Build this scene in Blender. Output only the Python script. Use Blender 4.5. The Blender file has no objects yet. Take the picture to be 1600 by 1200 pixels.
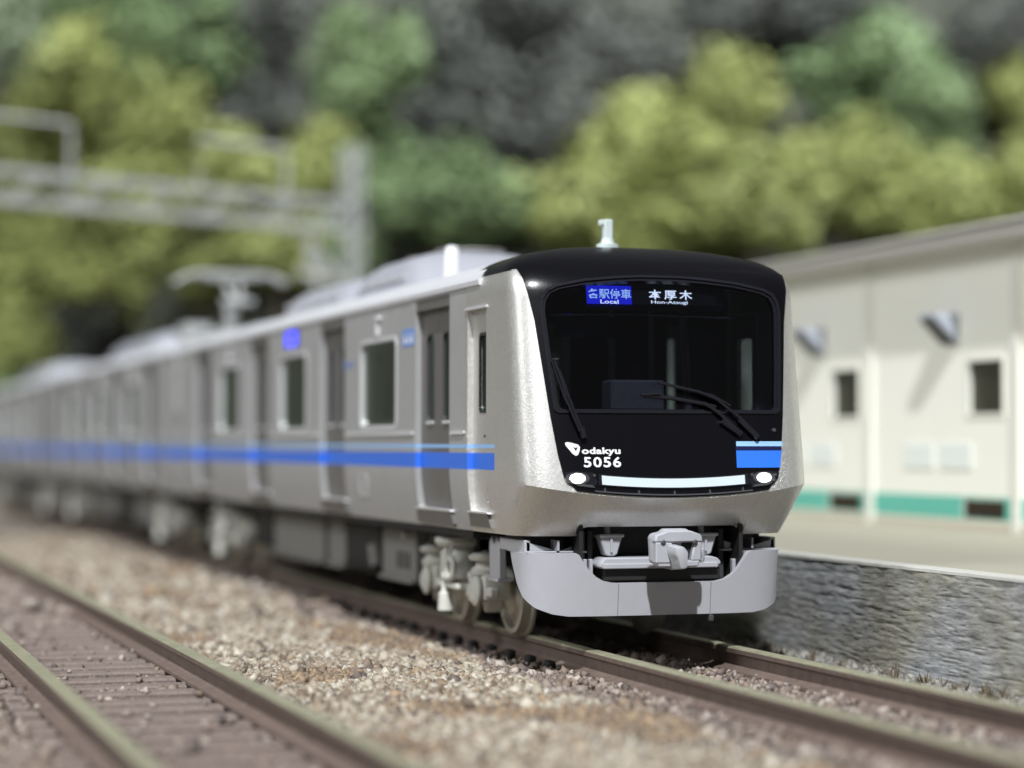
import bpy, bmesh, math, random
import numpy as np
from mathutils import Vector, Matrix, noise, Euler
from mathutils.geometry import delaunay_2d_cdt
R = math.radians
random.seed(7); RNG = np.random.default_rng(7)
sc = bpy.context.scene
COL = sc.collection

# ------------------------------------------------------------------ camera
YAW, PITCH, FPX = R(17.8), math.atan(94/3540), 3540.0
fh = Vector((math.sin(YAW), math.cos(YAW), 0)); rt = Vector((math.cos(YAW), -math.sin(YAW), 0))
fw = fh*math.cos(PITCH) + Vector((0, 0, 1))*math.sin(PITCH); up = rt.cross(fw)
cd = bpy.data.cameras.new('camera'); cam = bpy.data.objects.new('camera', cd); COL.objects.link(cam)
cam.matrix_world = Matrix(((rt.x, up.x, -fw.x, -8.0057), (rt.y, up.y, -fw.y, -19.9905), (rt.z, up.z, -fw.z, 1.9721), (0, 0, 0, 1)))
cd.sensor_width = 36; cd.lens = FPX/1600*36; cd.clip_start = .1; cd.clip_end = 2000
cd.dof.use_dof = True; cd.dof.focus_distance = 21.5; cd.dof.aperture_fstop = cd.lens/1000/0.36
sc.camera = cam

# ------------------------------------------------------------------ room light: dim world + one hard lamp high to the front left + two added fills
w = bpy.data.worlds.new('World'); sc.world = w; w.use_nodes = True
w.node_tree.nodes['Background'].inputs[0].default_value = (.96, .98, 1.0, 1)
w.node_tree.nodes['Background'].inputs[1].default_value = .11
KEY_D = 300
ldir = Vector((.19, .60, -.70)).normalized()
ld = bpy.data.lights.new('ceiling_lamp', 'AREA'); ld.shape = 'DISK'; ld.size = KEY_D*.03
ld.energy = 4.7*math.pi*KEY_D**2; ld.color = (.965, .985, 1)
lo = bpy.data.objects.new('ceiling_lamp', ld); COL.objects.link(lo)
lo.location = Vector((0, 4, 1)) - ldir*KEY_D
lo.rotation_euler = ldir.to_track_quat('-Z', 'Y').to_euler()
l2 = bpy.data.lights.new('backdrop_fill', 'AREA'); l2.shape = 'DISK'; l2.size = 44; l2.spread = R(84); l2.energy = 36000; l2.color = (.97, .99, 1)  # added fill, only there to brighten the trees on the hill
o2 = bpy.data.objects.new('backdrop_fill', l2); COL.objects.link(o2); o2.location = (46, 34, 74)
o2.rotation_euler = (Vector((16, 72, 10))-o2.location).to_track_quat('-Z', 'Y').to_euler()
l3 = bpy.data.lights.new('side_fill', 'AREA'); l3.shape = 'DISK'; l3.size = 36; l3.energy = 37000; l3.color = (.97, .99, 1)  # added fill that lifts the building wall, bogies and train side
o3 = bpy.data.objects.new('side_fill', l3); COL.objects.link(o3); o3.location = (-66, -6, 48)
o3.rotation_euler = (Vector((4, 10, 2))-o3.location).to_track_quat('-Z', 'Y').to_euler()
sc.view_settings.view_transform = 'Standard'; sc.view_settings.look = 'None'
sc.view_settings.exposure = 0; sc.view_settings.gamma = 1

# ------------------------------------------------------------------ materials
def newmat(name):
    m = bpy.data.materials.new(name); m.use_nodes = True
    nt = m.node_tree; return m, nt, nt.nodes['Principled BSDF']
def N(nt, t, **kw):
    n = nt.nodes.new(t)
    for k, v in kw.items():
        if k.startswith('i_'): n.inputs[k[2:].replace('_', ' ')].default_value = v
        else: setattr(n, k, v)
    return n
def pm(name, col, rough=.5, metal=0., var=.08, scale=6., bump=0., bscale=40., coat=0., spec=.5, col2=None):
    m, nt, b = newmat(name); L = nt.links.new
    b.inputs['Roughness'].default_value = rough; b.inputs['Metallic'].default_value = metal
    b.inputs['Coat Weight'].default_value = coat; b.inputs['Specular IOR Level'].default_value = spec
    tc = N(nt, 'ShaderNodeTexCoord')
    nz = N(nt, 'ShaderNodeTexNoise', i_Scale=scale, i_Detail=5.); L(tc.outputs['Object'], nz.inputs['Vector'])
    mx = N(nt, 'ShaderNodeMix', data_type='RGBA')
    a = [c*(1-var) for c in col]; c2 = col2 or [min(1, c*(1+var)) for c in col]
    mx.inputs['A'].default_value = (*a, 1); mx.inputs['B'].default_value = (*c2, 1)
    L(nz.outputs['Fac'], mx.inputs['Factor']); L(mx.outputs['Result'], b.inputs['Base Color'])
    if bump:
        n2 = N(nt, 'ShaderNodeTexNoise', i_Scale=bscale, i_Detail=4.); L(tc.outputs['Object'], n2.inputs['Vector'])
        bp = N(nt, 'ShaderNodeBump', i_Strength=bump, i_Distance=.02); L(n2.outputs['Fac'], bp.inputs['Height'])
        L(bp.outputs['Normal'], b.inputs['Normal'])
    return m
def paint(name, col, stripes=True, ymin=-5., rough=.42, metal=.45, flake=.12, fscale=70.):
    """metallic model paint with fine flake; the two blue waist bands are flat print at fixed heights"""
    m, nt, b = newmat(name); L = nt.links.new
    b.inputs['Roughness'].default_value = rough; b.inputs['Metallic'].default_value = metal
    tc = N(nt, 'ShaderNodeTexCoord')
    vo = N(nt, 'ShaderNodeTexVoronoi', i_Scale=fscale); L(tc.outputs['Object'], vo.inputs['Vector'])
    nz = N(nt, 'ShaderNodeTexNoise', i_Scale=3., i_Detail=6.); L(tc.outputs['Object'], nz.inputs['Vector'])
    mx = N(nt, 'ShaderNodeMix', data_type='RGBA')
    mx.inputs['A'].default_value = (*[c*.88 for c in col], 1); mx.inputs['B'].default_value = (*[min(1, c*1.12) for c in col], 1)
    ad = N(nt, 'ShaderNodeMath', operation='MULTIPLY_ADD'); L(vo.outputs['Color'], ad.inputs[0]); ad.inputs[1].default_value = .6
    ad2 = N(nt, 'ShaderNodeMath', operation='MULTIPLY'); L(nz.outputs['Fac'], ad2.inputs[0]); ad2.inputs[1].default_value = .4
    L(ad2.outputs[0], ad.inputs[2]); L(ad.outputs[0], mx.inputs['Factor'])
    bp = N(nt, 'ShaderNodeBump', i_Strength=flake, i_Distance=.01); L(vo.outputs['Color'], bp.inputs['Height'])
    L(bp.outputs['Normal'], b.inputs['Normal'])
    out = mx.outputs['Result']
    if stripes:
        sx = N(nt, 'ShaderNodeSeparateXYZ'); L(tc.outputs['Object'], sx.inputs[0])
        def band(z0, z1):
            g = N(nt, 'ShaderNodeMath', operation='GREATER_THAN'); L(sx.outputs['Z'], g.inputs[0]); g.inputs[1].default_value = z0
            l = N(nt, 'ShaderNodeMath', operation='LESS_THAN'); L(sx.outputs['Z'], l.inputs[0]); l.inputs[1].default_value = z1
            y = N(nt, 'ShaderNodeMath', operation='GREATER_THAN'); L(sx.outputs['Y'], y.inputs[0]); y.inputs[1].default_value = ymin
            p = N(nt, 'ShaderNodeMath', operation='MULTIPLY'); L(g.outputs[0], p.inputs[0]); L(l.outputs[0], p.inputs[1])
            q = N(nt, 'ShaderNodeMath', operation='MULTIPLY'); L(p.outputs[0], q.inputs[0]); L(y.outputs[0], q.inputs[1]); return q.outputs[0]
        tot = None
        for z0, z1, c in ((1.72, 1.885, (.035, .16, .72)), (1.935, 1.97, (.26, .47, .80))):
            k = N(nt, 'ShaderNodeMix', data_type='RGBA'); f = band(z0, z1)
            L(f, k.inputs['Factor']); L(out, k.inputs['A']); k.inputs['B'].default_value = (*c, 1); out = k.outputs['Result']
            if tot is None: tot = f
            else:
                a = N(nt, 'ShaderNodeMath', operation='ADD'); L(tot, a.inputs[0]); L(f, a.inputs[1]); tot = a.outputs[0]
        mm = N(nt, 'ShaderNodeMath', operation='MULTIPLY_ADD'); L(tot, mm.inputs[0]); mm.inputs[1].default_value = -metal; mm.inputs[2].default_value = metal
        L(mm.outputs[0], b.inputs['Metallic'])
    L(out, b.inputs['Base Color']); return m
def emit(name, col, s):
    m, nt, b = newmat(name); b.inputs['Base Color'].default_value = (.02, .02, .025, 1)
    b.inputs['Emission Color'].default_value = (*col, 1); b.inputs['Emission Strength'].default_value = s; return m
def glass(name, tint, rough=.03, f=1.5):
    m, nt, b = newmat(name); nt.nodes.remove(b); L = nt.links.new
    t = N(nt, 'ShaderNodeBsdfTransparent'); t.inputs[0].default_value = (*tint, 1)
    g = N(nt, 'ShaderNodeBsdfGlossy'); g.inputs['Roughness'].default_value = rough
    fr = N(nt, 'ShaderNodeLayerWeight'); fr.inputs['Blend'].default_value = .5
    pw = N(nt, 'ShaderNodeMath', operation='POWER'); L(fr.outputs['Facing'], pw.inputs[0]); pw.inputs[1].default_value = 5
    ma = N(nt, 'ShaderNodeMath', operation='MULTIPLY_ADD'); L(pw.outputs[0], ma.inputs[0]); ma.inputs[1].default_value = .96; ma.inputs[2].default_value = .04
    mx = N(nt, 'ShaderNodeMixShader'); L(ma.outputs[0], mx.inputs[0]); L(t.outputs[0], mx.inputs[1]); L(g.outputs[0], mx.inputs[2])
    L(mx.outputs[0], nt.nodes['Material Output'].inputs['Surface']); return m

M = {}
M['side'] = paint('silver_side_paint', (.41, .413, .415), metal=.3, fscale=60)
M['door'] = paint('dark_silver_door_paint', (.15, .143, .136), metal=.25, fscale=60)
M['cab'] = paint('pearl_cab_paint', (.74, .735, .71), ymin=.92, metal=.8, flake=.42, fscale=58, rough=.40)
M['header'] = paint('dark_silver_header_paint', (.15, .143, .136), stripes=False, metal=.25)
M['trim'] = pm('bright_trim', (.72, .72, .74), .3, .3, .03)
M['roof'] = pm('pale_roof_plastic', (.60, .61, .64), .4, 0, .05, 4)
M['acgrey'] = pm('ac_grey_plastic', (.37, .38, .43), .38, 0, .05, 4)
M['black'] = pm('gloss_black', (.0022, .0022, .004), .26, 0, .15, 8, .05, 70, spec=.42)
M['blackrim'] = pm('black_rim_plastic', (.012, .012, .017), .2, 0, .15, 8, .1, 60)
M['matt'] = pm('matt_black', (.012, .012, .013), .6, 0, .1)
M['dark'] = pm('dark_grey_plastic', (.05, .05, .055), .5, 0, .1)
M['skirt'] = pm('lilac_grey_plastic', (.40, .405, .44), .38, 0, .05, 9, .05, 120)
M['bogie'] = pm('warm_grey_plastic', (.56, .56, .51), .42, 0, .10, 6, .06, 60)
M['under'] = pm('underfloor_grey_plastic', (.20, .20, .19), .5, 0, .08, 6)
M['wheel'] = pm('bronzed_wheel_metal', (.46, .44, .38), .34, .5, .12, 9)
M['glass'] = glass('car_window_glass', (.80, .87, .80), .05)
M['windscreen'] = glass('windscreen_glass', (.41, .425, .48), .025)
M['lens'] = glass('lamp_lens', (.85, .9, .95), .05)
M['interior'] = pm('cab_interior_dark', (.02, .024, .055), .5)
M['console'] = pm('console_grey', (.55, .54, .50), .6, 0, .25, 30)
M['seat'] = pm('seat_moquette', (.10, .10, .075), .8)
M['chrome'] = pm('chrome', (.80, .82, .86), .15, 1., .02)
M['blue'] = pm('blue_print', (.03, .18, .80), .35, 0, .02)
M['sky_blue'] = pm('pale_blue_print', (.32, .56, .92), .35, 0, .02)
M['navy'] = pm('navy_print', (.012, .014, .07), .3, 0, .02)
M['white'] = pm('white_print', (.85, .86, .88), .4, 0, .01)
M['stickerblue'] = pm('sticker_blue', (.16, .28, .62), .45, 0, .1, 30)
M['ledblue'] = emit('led_blue', (.02, .03, .95), 2.4)
M['ledtext'] = emit('led_text', (.85, .95, 1.0), 5.0)
M['ledpale'] = emit('led_pale_text', (.42, .66, 1.0), 4.0)
M['ledstrip'] = emit('led_strip', (.80, .94, 1.0), .97)
M['headlamp'] = emit('headlamp_led', (1, .98, .93), 3.0)
M['antenna'] = pm('pale_antenna_plastic', (.55, .62, .62), .35)
M['postwhite'] = pm('white_post_plastic', (.75, .76, .80), .35)
M['rail'] = pm('weathered_rail_side', (.13, .092, .075), .6, .1, .3, 9, .25, 45, col2=(.22, .165, .14))
M['railtop'] = pm('tarnished_rail_head', (.34, .34, .22), .45, .35, .3, 5, .15, 60, col2=(.52, .50, .36))
M['sleeper'] = pm('brown_sleeper', (.19, .148, .13), .8, 0, .45, 14, .7, 45)
M['ground'] = pm('ballast_bed', (.19, .155, .13), .9, 0, .4, 5, .6, 30, col2=(.32, .27, .22))
M['pave'] = pm('platform_surface', (.37, .355, .285), .8, 0, .06, 1.5, .1, 50)
M['coping'] = pm('pale_coping', (.50, .50, .46), .7, 0, .12, 8, .2, 40)
M['cream'] = pm('cream_wall_paint', (.90, .89, .80), .6, 0, .03, 1.2)
M['pilaster'] = pm('cream_pilaster', (.78, .775, .70), .6, 0, .03, 1.2)
M['teal'] = pm('teal_band_paint', (.13, .50, .40), .6, 0, .05)
M['eave'] = pm('grey_eave', (.52, .50, .46), .7, 0, .06)
M['plinth'] = pm('beige_plinth', (.56, .52, .42), .75, 0, .05)
M['darkpane'] = pm('dark_pane', (.035, .034, .020), .35)
M['brownvent'] = pm('brown_vent', (.075, .055, .035), .6)
M['lampblue'] = pm('pale_blue_lamp_housing', (.40, .43, .50), .4)
M['paleboard'] = pm('pale_blue_board', (.80, .84, .80), .6, 0, .03)
M['gantry'] = pm('pale_grey_steel', (.36, .37, .37), .5, .1, .06)
M['trunk'] = pm('bark', (.09, .07, .05), .9, 0, .3, 8, .5, 20)
M['weed'] = pm('dry_weed', (.11, .085, .05), .8, 0, .4, 40)
def leafmat(name, a, b2):
    m, nt, b = newmat(name); L = nt.links.new; b.inputs['Roughness'].default_value = .7
    oi = N(nt, 'ShaderNodeObjectInfo'); tc = N(nt, 'ShaderNodeTexCoord')
    nz = N(nt, 'ShaderNodeTexNoise', i_Scale=2.2, i_Detail=3.); L(tc.outputs['Object'], nz.inputs['Vector'])
    ad = N(nt, 'ShaderNodeMath', operation='MULTIPLY_ADD'); L(oi.outputs['Random'], ad.inputs[0]); ad.inputs[1].default_value = .4
    L(nz.outputs['Fac'], ad.inputs[2])
    su = N(nt, 'ShaderNodeMath', operation='SUBTRACT'); L(ad.outputs[0], su.inputs[0]); su.inputs[1].default_value = .2
    mx = N(nt, 'ShaderNodeMix', data_type='RGBA'); mx.inputs['A'].default_value = (*a, 1); mx.inputs['B'].default_value = (*b2, 1)
    L(su.outputs[0], mx.inputs['Factor']); L(mx.outputs['Result'], b.inputs['Base Color']); return m
LEAF = {'y': leafmat('yellow_green_leaf', (.165, .19, .055), (.30, .335, .105)),
        'g': leafmat('green_leaf', (.085, .14, .055), (.16, .225, .10)),
        'p': leafmat('pale_green_leaf', (.19, .25, .15), (.31, .38, .25)),
        'd': leafmat('dark_leaf', (.042, .048, .042), (.085, .09, .08))}
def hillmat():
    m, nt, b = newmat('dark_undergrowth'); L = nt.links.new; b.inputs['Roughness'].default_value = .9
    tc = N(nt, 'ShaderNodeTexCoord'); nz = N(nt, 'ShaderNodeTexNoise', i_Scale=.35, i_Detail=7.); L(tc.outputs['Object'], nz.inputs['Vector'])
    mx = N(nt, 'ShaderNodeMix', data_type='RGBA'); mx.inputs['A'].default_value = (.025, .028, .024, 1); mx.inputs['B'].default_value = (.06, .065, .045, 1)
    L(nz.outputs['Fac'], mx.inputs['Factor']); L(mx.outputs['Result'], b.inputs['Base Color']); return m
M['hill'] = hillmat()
def rockmat():
    m, nt, b = newmat('carved_stone_wall'); L = nt.links.new; b.inputs['Roughness'].default_value = .8
    tc = N(nt, 'ShaderNodeTexCoord')
    n1 = N(nt, 'ShaderNodeTexNoise', i_Scale=.55, i_Detail=4.); L(tc.outputs['Object'], n1.inputs['Vector'])
    mp = N(nt, 'ShaderNodeMapping'); mp.inputs['Scale'].default_value = (1, .16, 1.); L(tc.outputs['Object'], mp.inputs[0])
    n2 = N(nt, 'ShaderNodeTexNoise', i_Scale=24., i_Detail=8., i_Roughness=.72); L(mp.outputs[0], n2.inputs['Vector'])
    r1 = N(nt, 'ShaderNodeValToRGB'); e = r1.color_ramp.elements
    e[0].position = .40; e[0].color = (.27, .255, .20, 1); e[1].position = .62; e[1].color = (.32, .33, .34, 1)
    L(n1.outputs['Fac'], r1.inputs[0])
    r2 = N(nt, 'ShaderNodeValToRGB'); e = r2.color_ramp.elements  # crevice shade put into the colour, along the same grooves as the bump
    e[0].position = .36; e[0].color = (.48, .48, .48, 1); e[1].position = .66; e[1].color = (1.35, 1.35, 1.35, 1)
    L(n2.outputs['Fac'], r2.inputs[0])
    mx = N(nt, 'ShaderNodeMix', data_type='RGBA', blend_type='MULTIPLY'); mx.inputs['Factor'].default_value = 1
    L(r1.outputs[0], mx.inputs['A']); L(r2.outputs[0], mx.inputs['B']); L(mx.outputs['Result'], b.inputs['Base Color'])
    bp = N(nt, 'ShaderNodeBump', i_Strength=.6, i_Distance=.03); L(n2.outputs['Fac'], bp.inputs['Height']); L(bp.outputs['Normal'], b.inputs['Normal'])
    return m
M['rock'] = rockmat()
def stonemat():
    m, nt, b = newmat('ballast_stone'); L = nt.links.new; b.inputs['Roughness'].default_value = .75
    at = N(nt, 'ShaderNodeAttribute', attribute_name='Col'); L(at.outputs['Color'], b.inputs['Base Color']); return m
M['stone'] = stonemat()

# ------------------------------------------------------------------ helpers
def link(name, me, mat, parent=None, loc=(0, 0, 0), smooth=None):
    if smooth is not None:
        me.shade_smooth(); me.set_sharp_from_angle(angle=R(smooth))
    if mat is not None and not me.materials: me.materials.append(mat)
    o = bpy.data.objects.new(name, me); COL.objects.link(o); o.location = loc
    if parent is not None: o.parent = parent
    return o
def tag(o, label, cat, group=None):
    o['label'] = label; o['category'] = cat
    if group: o['group'] = group
    return o
def thing(name, label, cat, loc=(0, 0, 0), rz=0, group=None):
    o = bpy.data.objects.new(name, None); COL.objects.link(o); o.location = loc; o.rotation_euler = (0, 0, rz)
    o.empty_display_size = .3
    return tag(o, label, cat, group)
def kind(o, k): o['kind'] = k; return o
def copy_tree(o, parent=None):
    kids = list(o.children); c = o.copy(); COL.objects.link(c); c.parent = parent
    for k in kids: copy_tree(k, c)
    return c
class MB:
    def __init__(s): s.v = []; s.f = []
    def add(s, v, f):
        n = len(s.v); s.v += [tuple(p) for p in v]; s.f += [tuple(i+n for i in q) for q in f]; return s
    def bm(s, b):
        b.verts.ensure_lookup_table(); b.verts.index_update()
        s.add([v.co[:] for v in b.verts], [[v.index for v in f.verts] for f in b.faces]); b.free(); return s
    def box(s, x0, x1, y0, y1, z0, z1, bev=0., seg=1):
        b = bmesh.new(); bmesh.ops.create_cube(b, size=1)
        for v in b.verts: v.co = Vector(((x0+x1)/2+v.co.x*(x1-x0), (y0+y1)/2+v.co.y*(y1-y0), (z0+z1)/2+v.co.z*(z1-z0)))
        if bev: bmesh.ops.bevel(b, geom=b.edges[:], offset=bev, segments=seg, profile=.5, affect='EDGES')
        return s.bm(b)
    def prism(s, poly, axis, a0, a1, bev=0., taper=1., seg=1):
        """poly: points in the two other axes (in xyz order); extruded along axis from a0 to a1"""
        def mk(p, a):
            return {'x': (a, p[0], p[1]), 'y': (p[0], a, p[1]), 'z': (p[0], p[1], a)}[axis]
        n = len(poly); cx = sum(p[0] for p in poly)/n; cy = sum(p[1] for p in poly)/n
        b = bmesh.new()
        A = [b.verts.new(mk(p, a0)) for p in poly]
        B = [b.verts.new(mk((cx+(p[0]-cx)*taper, cy+(p[1]-cy)*taper), a1)) for p in poly]
        b.faces.new(A); b.faces.new(B[::-1])
        for i in range(n): b.faces.new((A[i], B[i], B[(i+1) % n], A[(i+1) % n]))
        bmesh.ops.recalc_face_normals(b, faces=b.faces[:])
        if bev: bmesh.ops.bevel(b, geom=b.edges[:], offset=bev, segments=seg, profile=.5, affect='EDGES')
        return s.bm(b)
    def tube(s, path, r, n=8):
        P = [Vector(p) for p in path]; rs = r if isinstance(r, (list, tuple)) else [r]*len(P); V = []; F = []
        for i, p in enumerate(P):
            d = (P[min(i+1, len(P)-1)] - P[max(i-1, 0)]).normalized()
            a = d.cross(Vector((0, 0, 1)) if abs(d.z) < .9 else Vector((1, 0, 0))).normalized(); c = d.cross(a)
            for k in range(n):
                t = 2*math.pi*k/n; V.append(p+(a*math.cos(t)+c*math.sin(t))*rs[i])
        for i in range(len(P)-1):
            for k in range(n): F.append((i*n+k, i*n+(k+1) % n, (i+1)*n+(k+1) % n, (i+1)*n+k))
        F.append(tuple(range(n))[::-1]); F.append(tuple((len(P)-1)*n+k for k in range(n)))
        return s.add(V, F)
    def lathe(s, prof, o, axis='z', n=24):
        """prof: (radius, height) pairs along axis from point o"""
        V = []; F = []
        for r, h in prof:
            for k in range(n):
                t = 2*math.pi*k/n; a, b = r*math.cos(t), r*math.sin(t)
                V.append({'z': (o[0]+a, o[1]+b, o[2]+h), 'x': (o[0]+h, o[1]+a, o[2]+b), 'y': (o[0]+a, o[1]+h, o[2]+b)}[axis])
        m = len(prof)
        for i in range(m-1):
            for k in range(n): F.append((i*n+k, i*n+(k+1) % n, (i+1)*n+(k+1) % n, (i+1)*n+k))
        F.append(tuple(range(n))[::-1]); F.append(tuple((m-1)*n+k for k in range(n)))
        return s.add(V, F)
    def torus(s, o, r, t, axis='x', n=20, m=8):
        V = []; F = []
        for i in range(n):
            a = 2*math.pi*i/n
            for j in range(m):
                b = 2*math.pi*j/m; q = r+t*math.cos(b); h = t*math.sin(b); c, d = q*math.cos(a), q*math.sin(a)
                V.append({'x': (o[0]+h, o[1]+c, o[2]+d), 'y': (o[0]+c, o[1]+h, o[2]+d), 'z': (o[0]+c, o[1]+d, o[2]+h)}[axis])
        for i in range(n):
            for j in range(m): F.append((i*m+j, ((i+1) % n)*m+j, ((i+1) % n)*m+(j+1) % m, i*m+(j+1) % m))
        return s.add(V, F)
    def mesh(s, name):
        me = bpy.data.meshes.new(name); me.from_pydata(s.v, [], s.f); me.update()
        b = bmesh.new(); b.from_mesh(me); bmesh.ops.recalc_face_normals(b, faces=b.faces[:]); b.to_mesh(me); b.free(); return me
    def obj(s, name, mat, parent=None, loc=(0, 0, 0), smooth=35): return link(name, s.mesh(name), mat, parent, loc, smooth)

def dens(loop, step, closed=True):
    out = []; n = len(loop)
    for i in range(n if closed else n-1):
        a, b = loop[i], loop[(i+1) % n]; k = max(1, int(math.ceil(math.hypot(b[0]-a[0], b[1]-a[1])/step)))
        out += [(a[0]+(b[0]-a[0])*j/k, a[1]+(b[1]-a[1])*j/k) for j in range(k)]
    if not closed: out.append(tuple(loop[-1]))
    return out
def pip(P, poly):
    P = np.asarray(P, float); x, y = P[:, 0], P[:, 1]; ins = np.zeros(len(P), bool); n = len(poly)
    for i in range(n):
        x0, y0 = poly[i]; x1, y1 = poly[(i+1) % n]
        if y0 == y1: continue
        c = ((y0 > y) != (y1 > y)) & (x < (x1-x0)*(y-y0)/(y1-y0)+x0); ins ^= c
    return ins
def rrect(x0, x1, z0, z1, r, k=4):
    out = []
    for cx, cz, a0 in ((x1-r, z1-r, 0), (x0+r, z1-r, 90), (x0+r, z0+r, 180), (x1-r, z0+r, 270)):
        for i in range(k+1):
            a = R(a0+90*i/k); out.append((cx+r*math.cos(a), cz+r*math.sin(a)))
    return out
def sheet(name, outer, holes, fmap, mat, parent=None, step=.1, thick=.03, off=0., flip=False, gx=None, gz=None, cons=(), smooth=35, gstep=None):
    """a plate: polygon with holes in a 2-D domain, laid on a curved surface fmap(u, v, out) and given thickness"""
    pts = []; eds = []; loops = [dens(l, step) for l in [outer]+list(holes)]
    for l in loops:
        i0 = len(pts); pts += l; eds += [(i0+i, i0+(i+1) % len(l)) for i in range(len(l))]
    for c in cons:
        d = dens(c, step, False); i0 = len(pts); pts += d; eds += [(i0+i, i0+i+1) for i in range(len(d)-1)]
    B = np.array(pts); g = gstep or step
    if gx is None: gx = np.arange(B[:, 0].min()+g/2, B[:, 0].max(), g)
    if gz is None: gz = np.arange(B[:, 1].min()+g/2, B[:, 1].max(), g)
    if len(gx) and len(gz):
        G = np.array([(a, b) for a in gx for b in gz]); k = pip(G, loops[0])
        for h in loops[1:]: k &= ~pip(G, h)
        G = G[k]
        if len(G):
            dmin = np.array([np.min((B[:, 0]-p[0])**2+(B[:, 1]-p[1])**2) for p in G]); G = G[dmin > (.35*min(step, g))**2]
            pts += [tuple(p) for p in G]
    vs, es, fs, *_ = delaunay_2d_cdt([Vector(p) for p in pts], eds, [], 0, 1e-6)
    V2 = np.array([v[:] for v in vs]); T = [f for f in fs]
    C = np.array([V2[list(f)].mean(0) for f in T]); k = pip(C, loops[0])
    for h in loops[1:]: k &= ~pip(C, h)
    T = [tuple(f) for f, q in zip(T, k) if q]
    used = sorted({i for f in T for i in f}); ix = {o: n for n, o in enumerate(used)}; T = [tuple(ix[i] for i in f) for f in T]; V2 = V2[used]
    n = len(V2); V = [fmap(a, b, off) for a, b in V2]; F = [f[::-1] for f in T] if flip else list(T)
    if thick:
        V += [fmap(a, b, off-thick) for a, b in V2]; cnt = {}
        for f in F:
            for i in range(len(f)):
                a, b = f[i], f[(i+1) % len(f)]
                cnt[(a, b)] = cnt.get((a, b), 0)+1
        bd = [(a, b) for (a, b) in cnt if (b, a) not in cnt]
        F += [tuple(i+n for i in f[::-1]) for f in F] + [(b, a, a+n, b+n) for a, b in bd]
    me = bpy.data.meshes.new(name); me.from_pydata([tuple(v) for v in V], [], F); me.update()
    return link(name, me, mat, parent, (0, 0, 0), smooth)
_fonts = {}
def text_mesh(txt, size=1., embolden=0., spacing=1.):
    cu = bpy.data.curves.new('lettering', 'FONT'); cu.body = txt; cu.size = 1; cu.offset = embolden; cu.space_character = spacing; cu.resolution_u = 3
    o = bpy.data.objects.new('lettering', cu); COL.objects.link(o)
    dg = bpy.context.evaluated_depsgraph_get(); me = bpy.data.meshes.new_from_object(o.evaluated_get(dg))
    bpy.data.objects.remove(o); bpy.data.curves.remove(cu)
    return me
def lettering(txt, x0, x1, z0, z1, fmap, mat, parent, off=.006, embolden=0., spacing=1., name='lettering'):
    """flat print fitted into the rectangle x0..x1, z0..z1 of the domain and laid on fmap"""
    me = text_mesh(txt, 1, embolden, spacing); v = np.array([p.co[:] for p in me.vertices])
    a, b = v.min(0), v.max(0)
    for p in me.vertices:
        p.co = fmap(x0+(p.co.x-a[0])/(b[0]-a[0])*(x1-x0), z0+(p.co.y-a[1])/(b[1]-a[1])*(z1-z0), off)
    me.materials.clear()
    return link(name, me, mat, parent)

# ------------------------------------------------------------------ train body shape
HZ = ([1.10, 1.20, 1.30, 1.40, 1.50, 1.60, 1.70, 3.48, 3.56, 3.64], [1.385, 1.408, 1.427, 1.443, 1.455, 1.464, 1.470, 1.466, 1.456, 1.435])
def hw(z): return float(np.interp(z, *HZ))
def sidemap(s):
    return lambda y, z, o: (s*(hw(z)+o), y, z)
NB, NN = .5, 5.0
_a = np.linspace(0, math.pi/2, 6001); _XI = np.sin(_a)**(2/NN); _DY = NB-NB*np.cos(_a)**(2/NN)
_U = np.concatenate([[0], np.cumsum(np.hypot(np.diff(_XI*1.455), np.diff(_DY)))]); U1 = float(_U[-1]); UE = U1+1.3; YE = 1.9
def zlip(xi): return 1.456+.143*xi*xi
def ynose(z, xi):
    l = zlip(xi)
    y = -.07+.17*(z-l) if z >= l else -.07+.9*(l-z)
    if z > 3.42: y += 2.0*(z-3.42)**2
    x = abs(xi)*1.4
    if z < 1.33 and x < .86: y += .55*min(1.33-z, .14)*min(1, (.86-x)/.06)
    return y
def nose0(u, z):
    a = abs(u); s = 1 if u >= 0 else -1
    if a <= U1:
        xi = float(np.interp(a, _U, _XI)); return Vector((s*xi*hw(z), ynose(z, xi)+float(np.interp(a, _U, _DY)), z))
    y0 = ynose(z, 1.)+NB; return Vector((s*hw(z), y0+(YE-y0)*(a-U1)/(UE-U1), z))
def nose(u, z, o):
    p = nose0(u, z)
    if abs(o) < 1e-6: return p
    e = .004; n = (nose0(u+e, z)-nose0(u-e, z)).cross(nose0(u, z+e)-nose0(u, z-e)).normalized()
    return p+n*o
def xu(x, z):
    xi = min(1., abs(x)/hw(z)); return math.copysign(float(np.interp(xi, _XI, _U)), x)
def yu(y, z, s):
    y0 = ynose(z, 1.)+NB; return s*(U1+(y-y0)/(YE-y0)*(UE-U1))
def face(x, z, o): return nose(xu(x, z), z, o)          # the train's front, addressed by x and z
def mir(l): return list(l)+[(-x, z) for x, z in reversed(l)]
def toU(l): return [(xu(x, z), z) for x, z in l]

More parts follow.
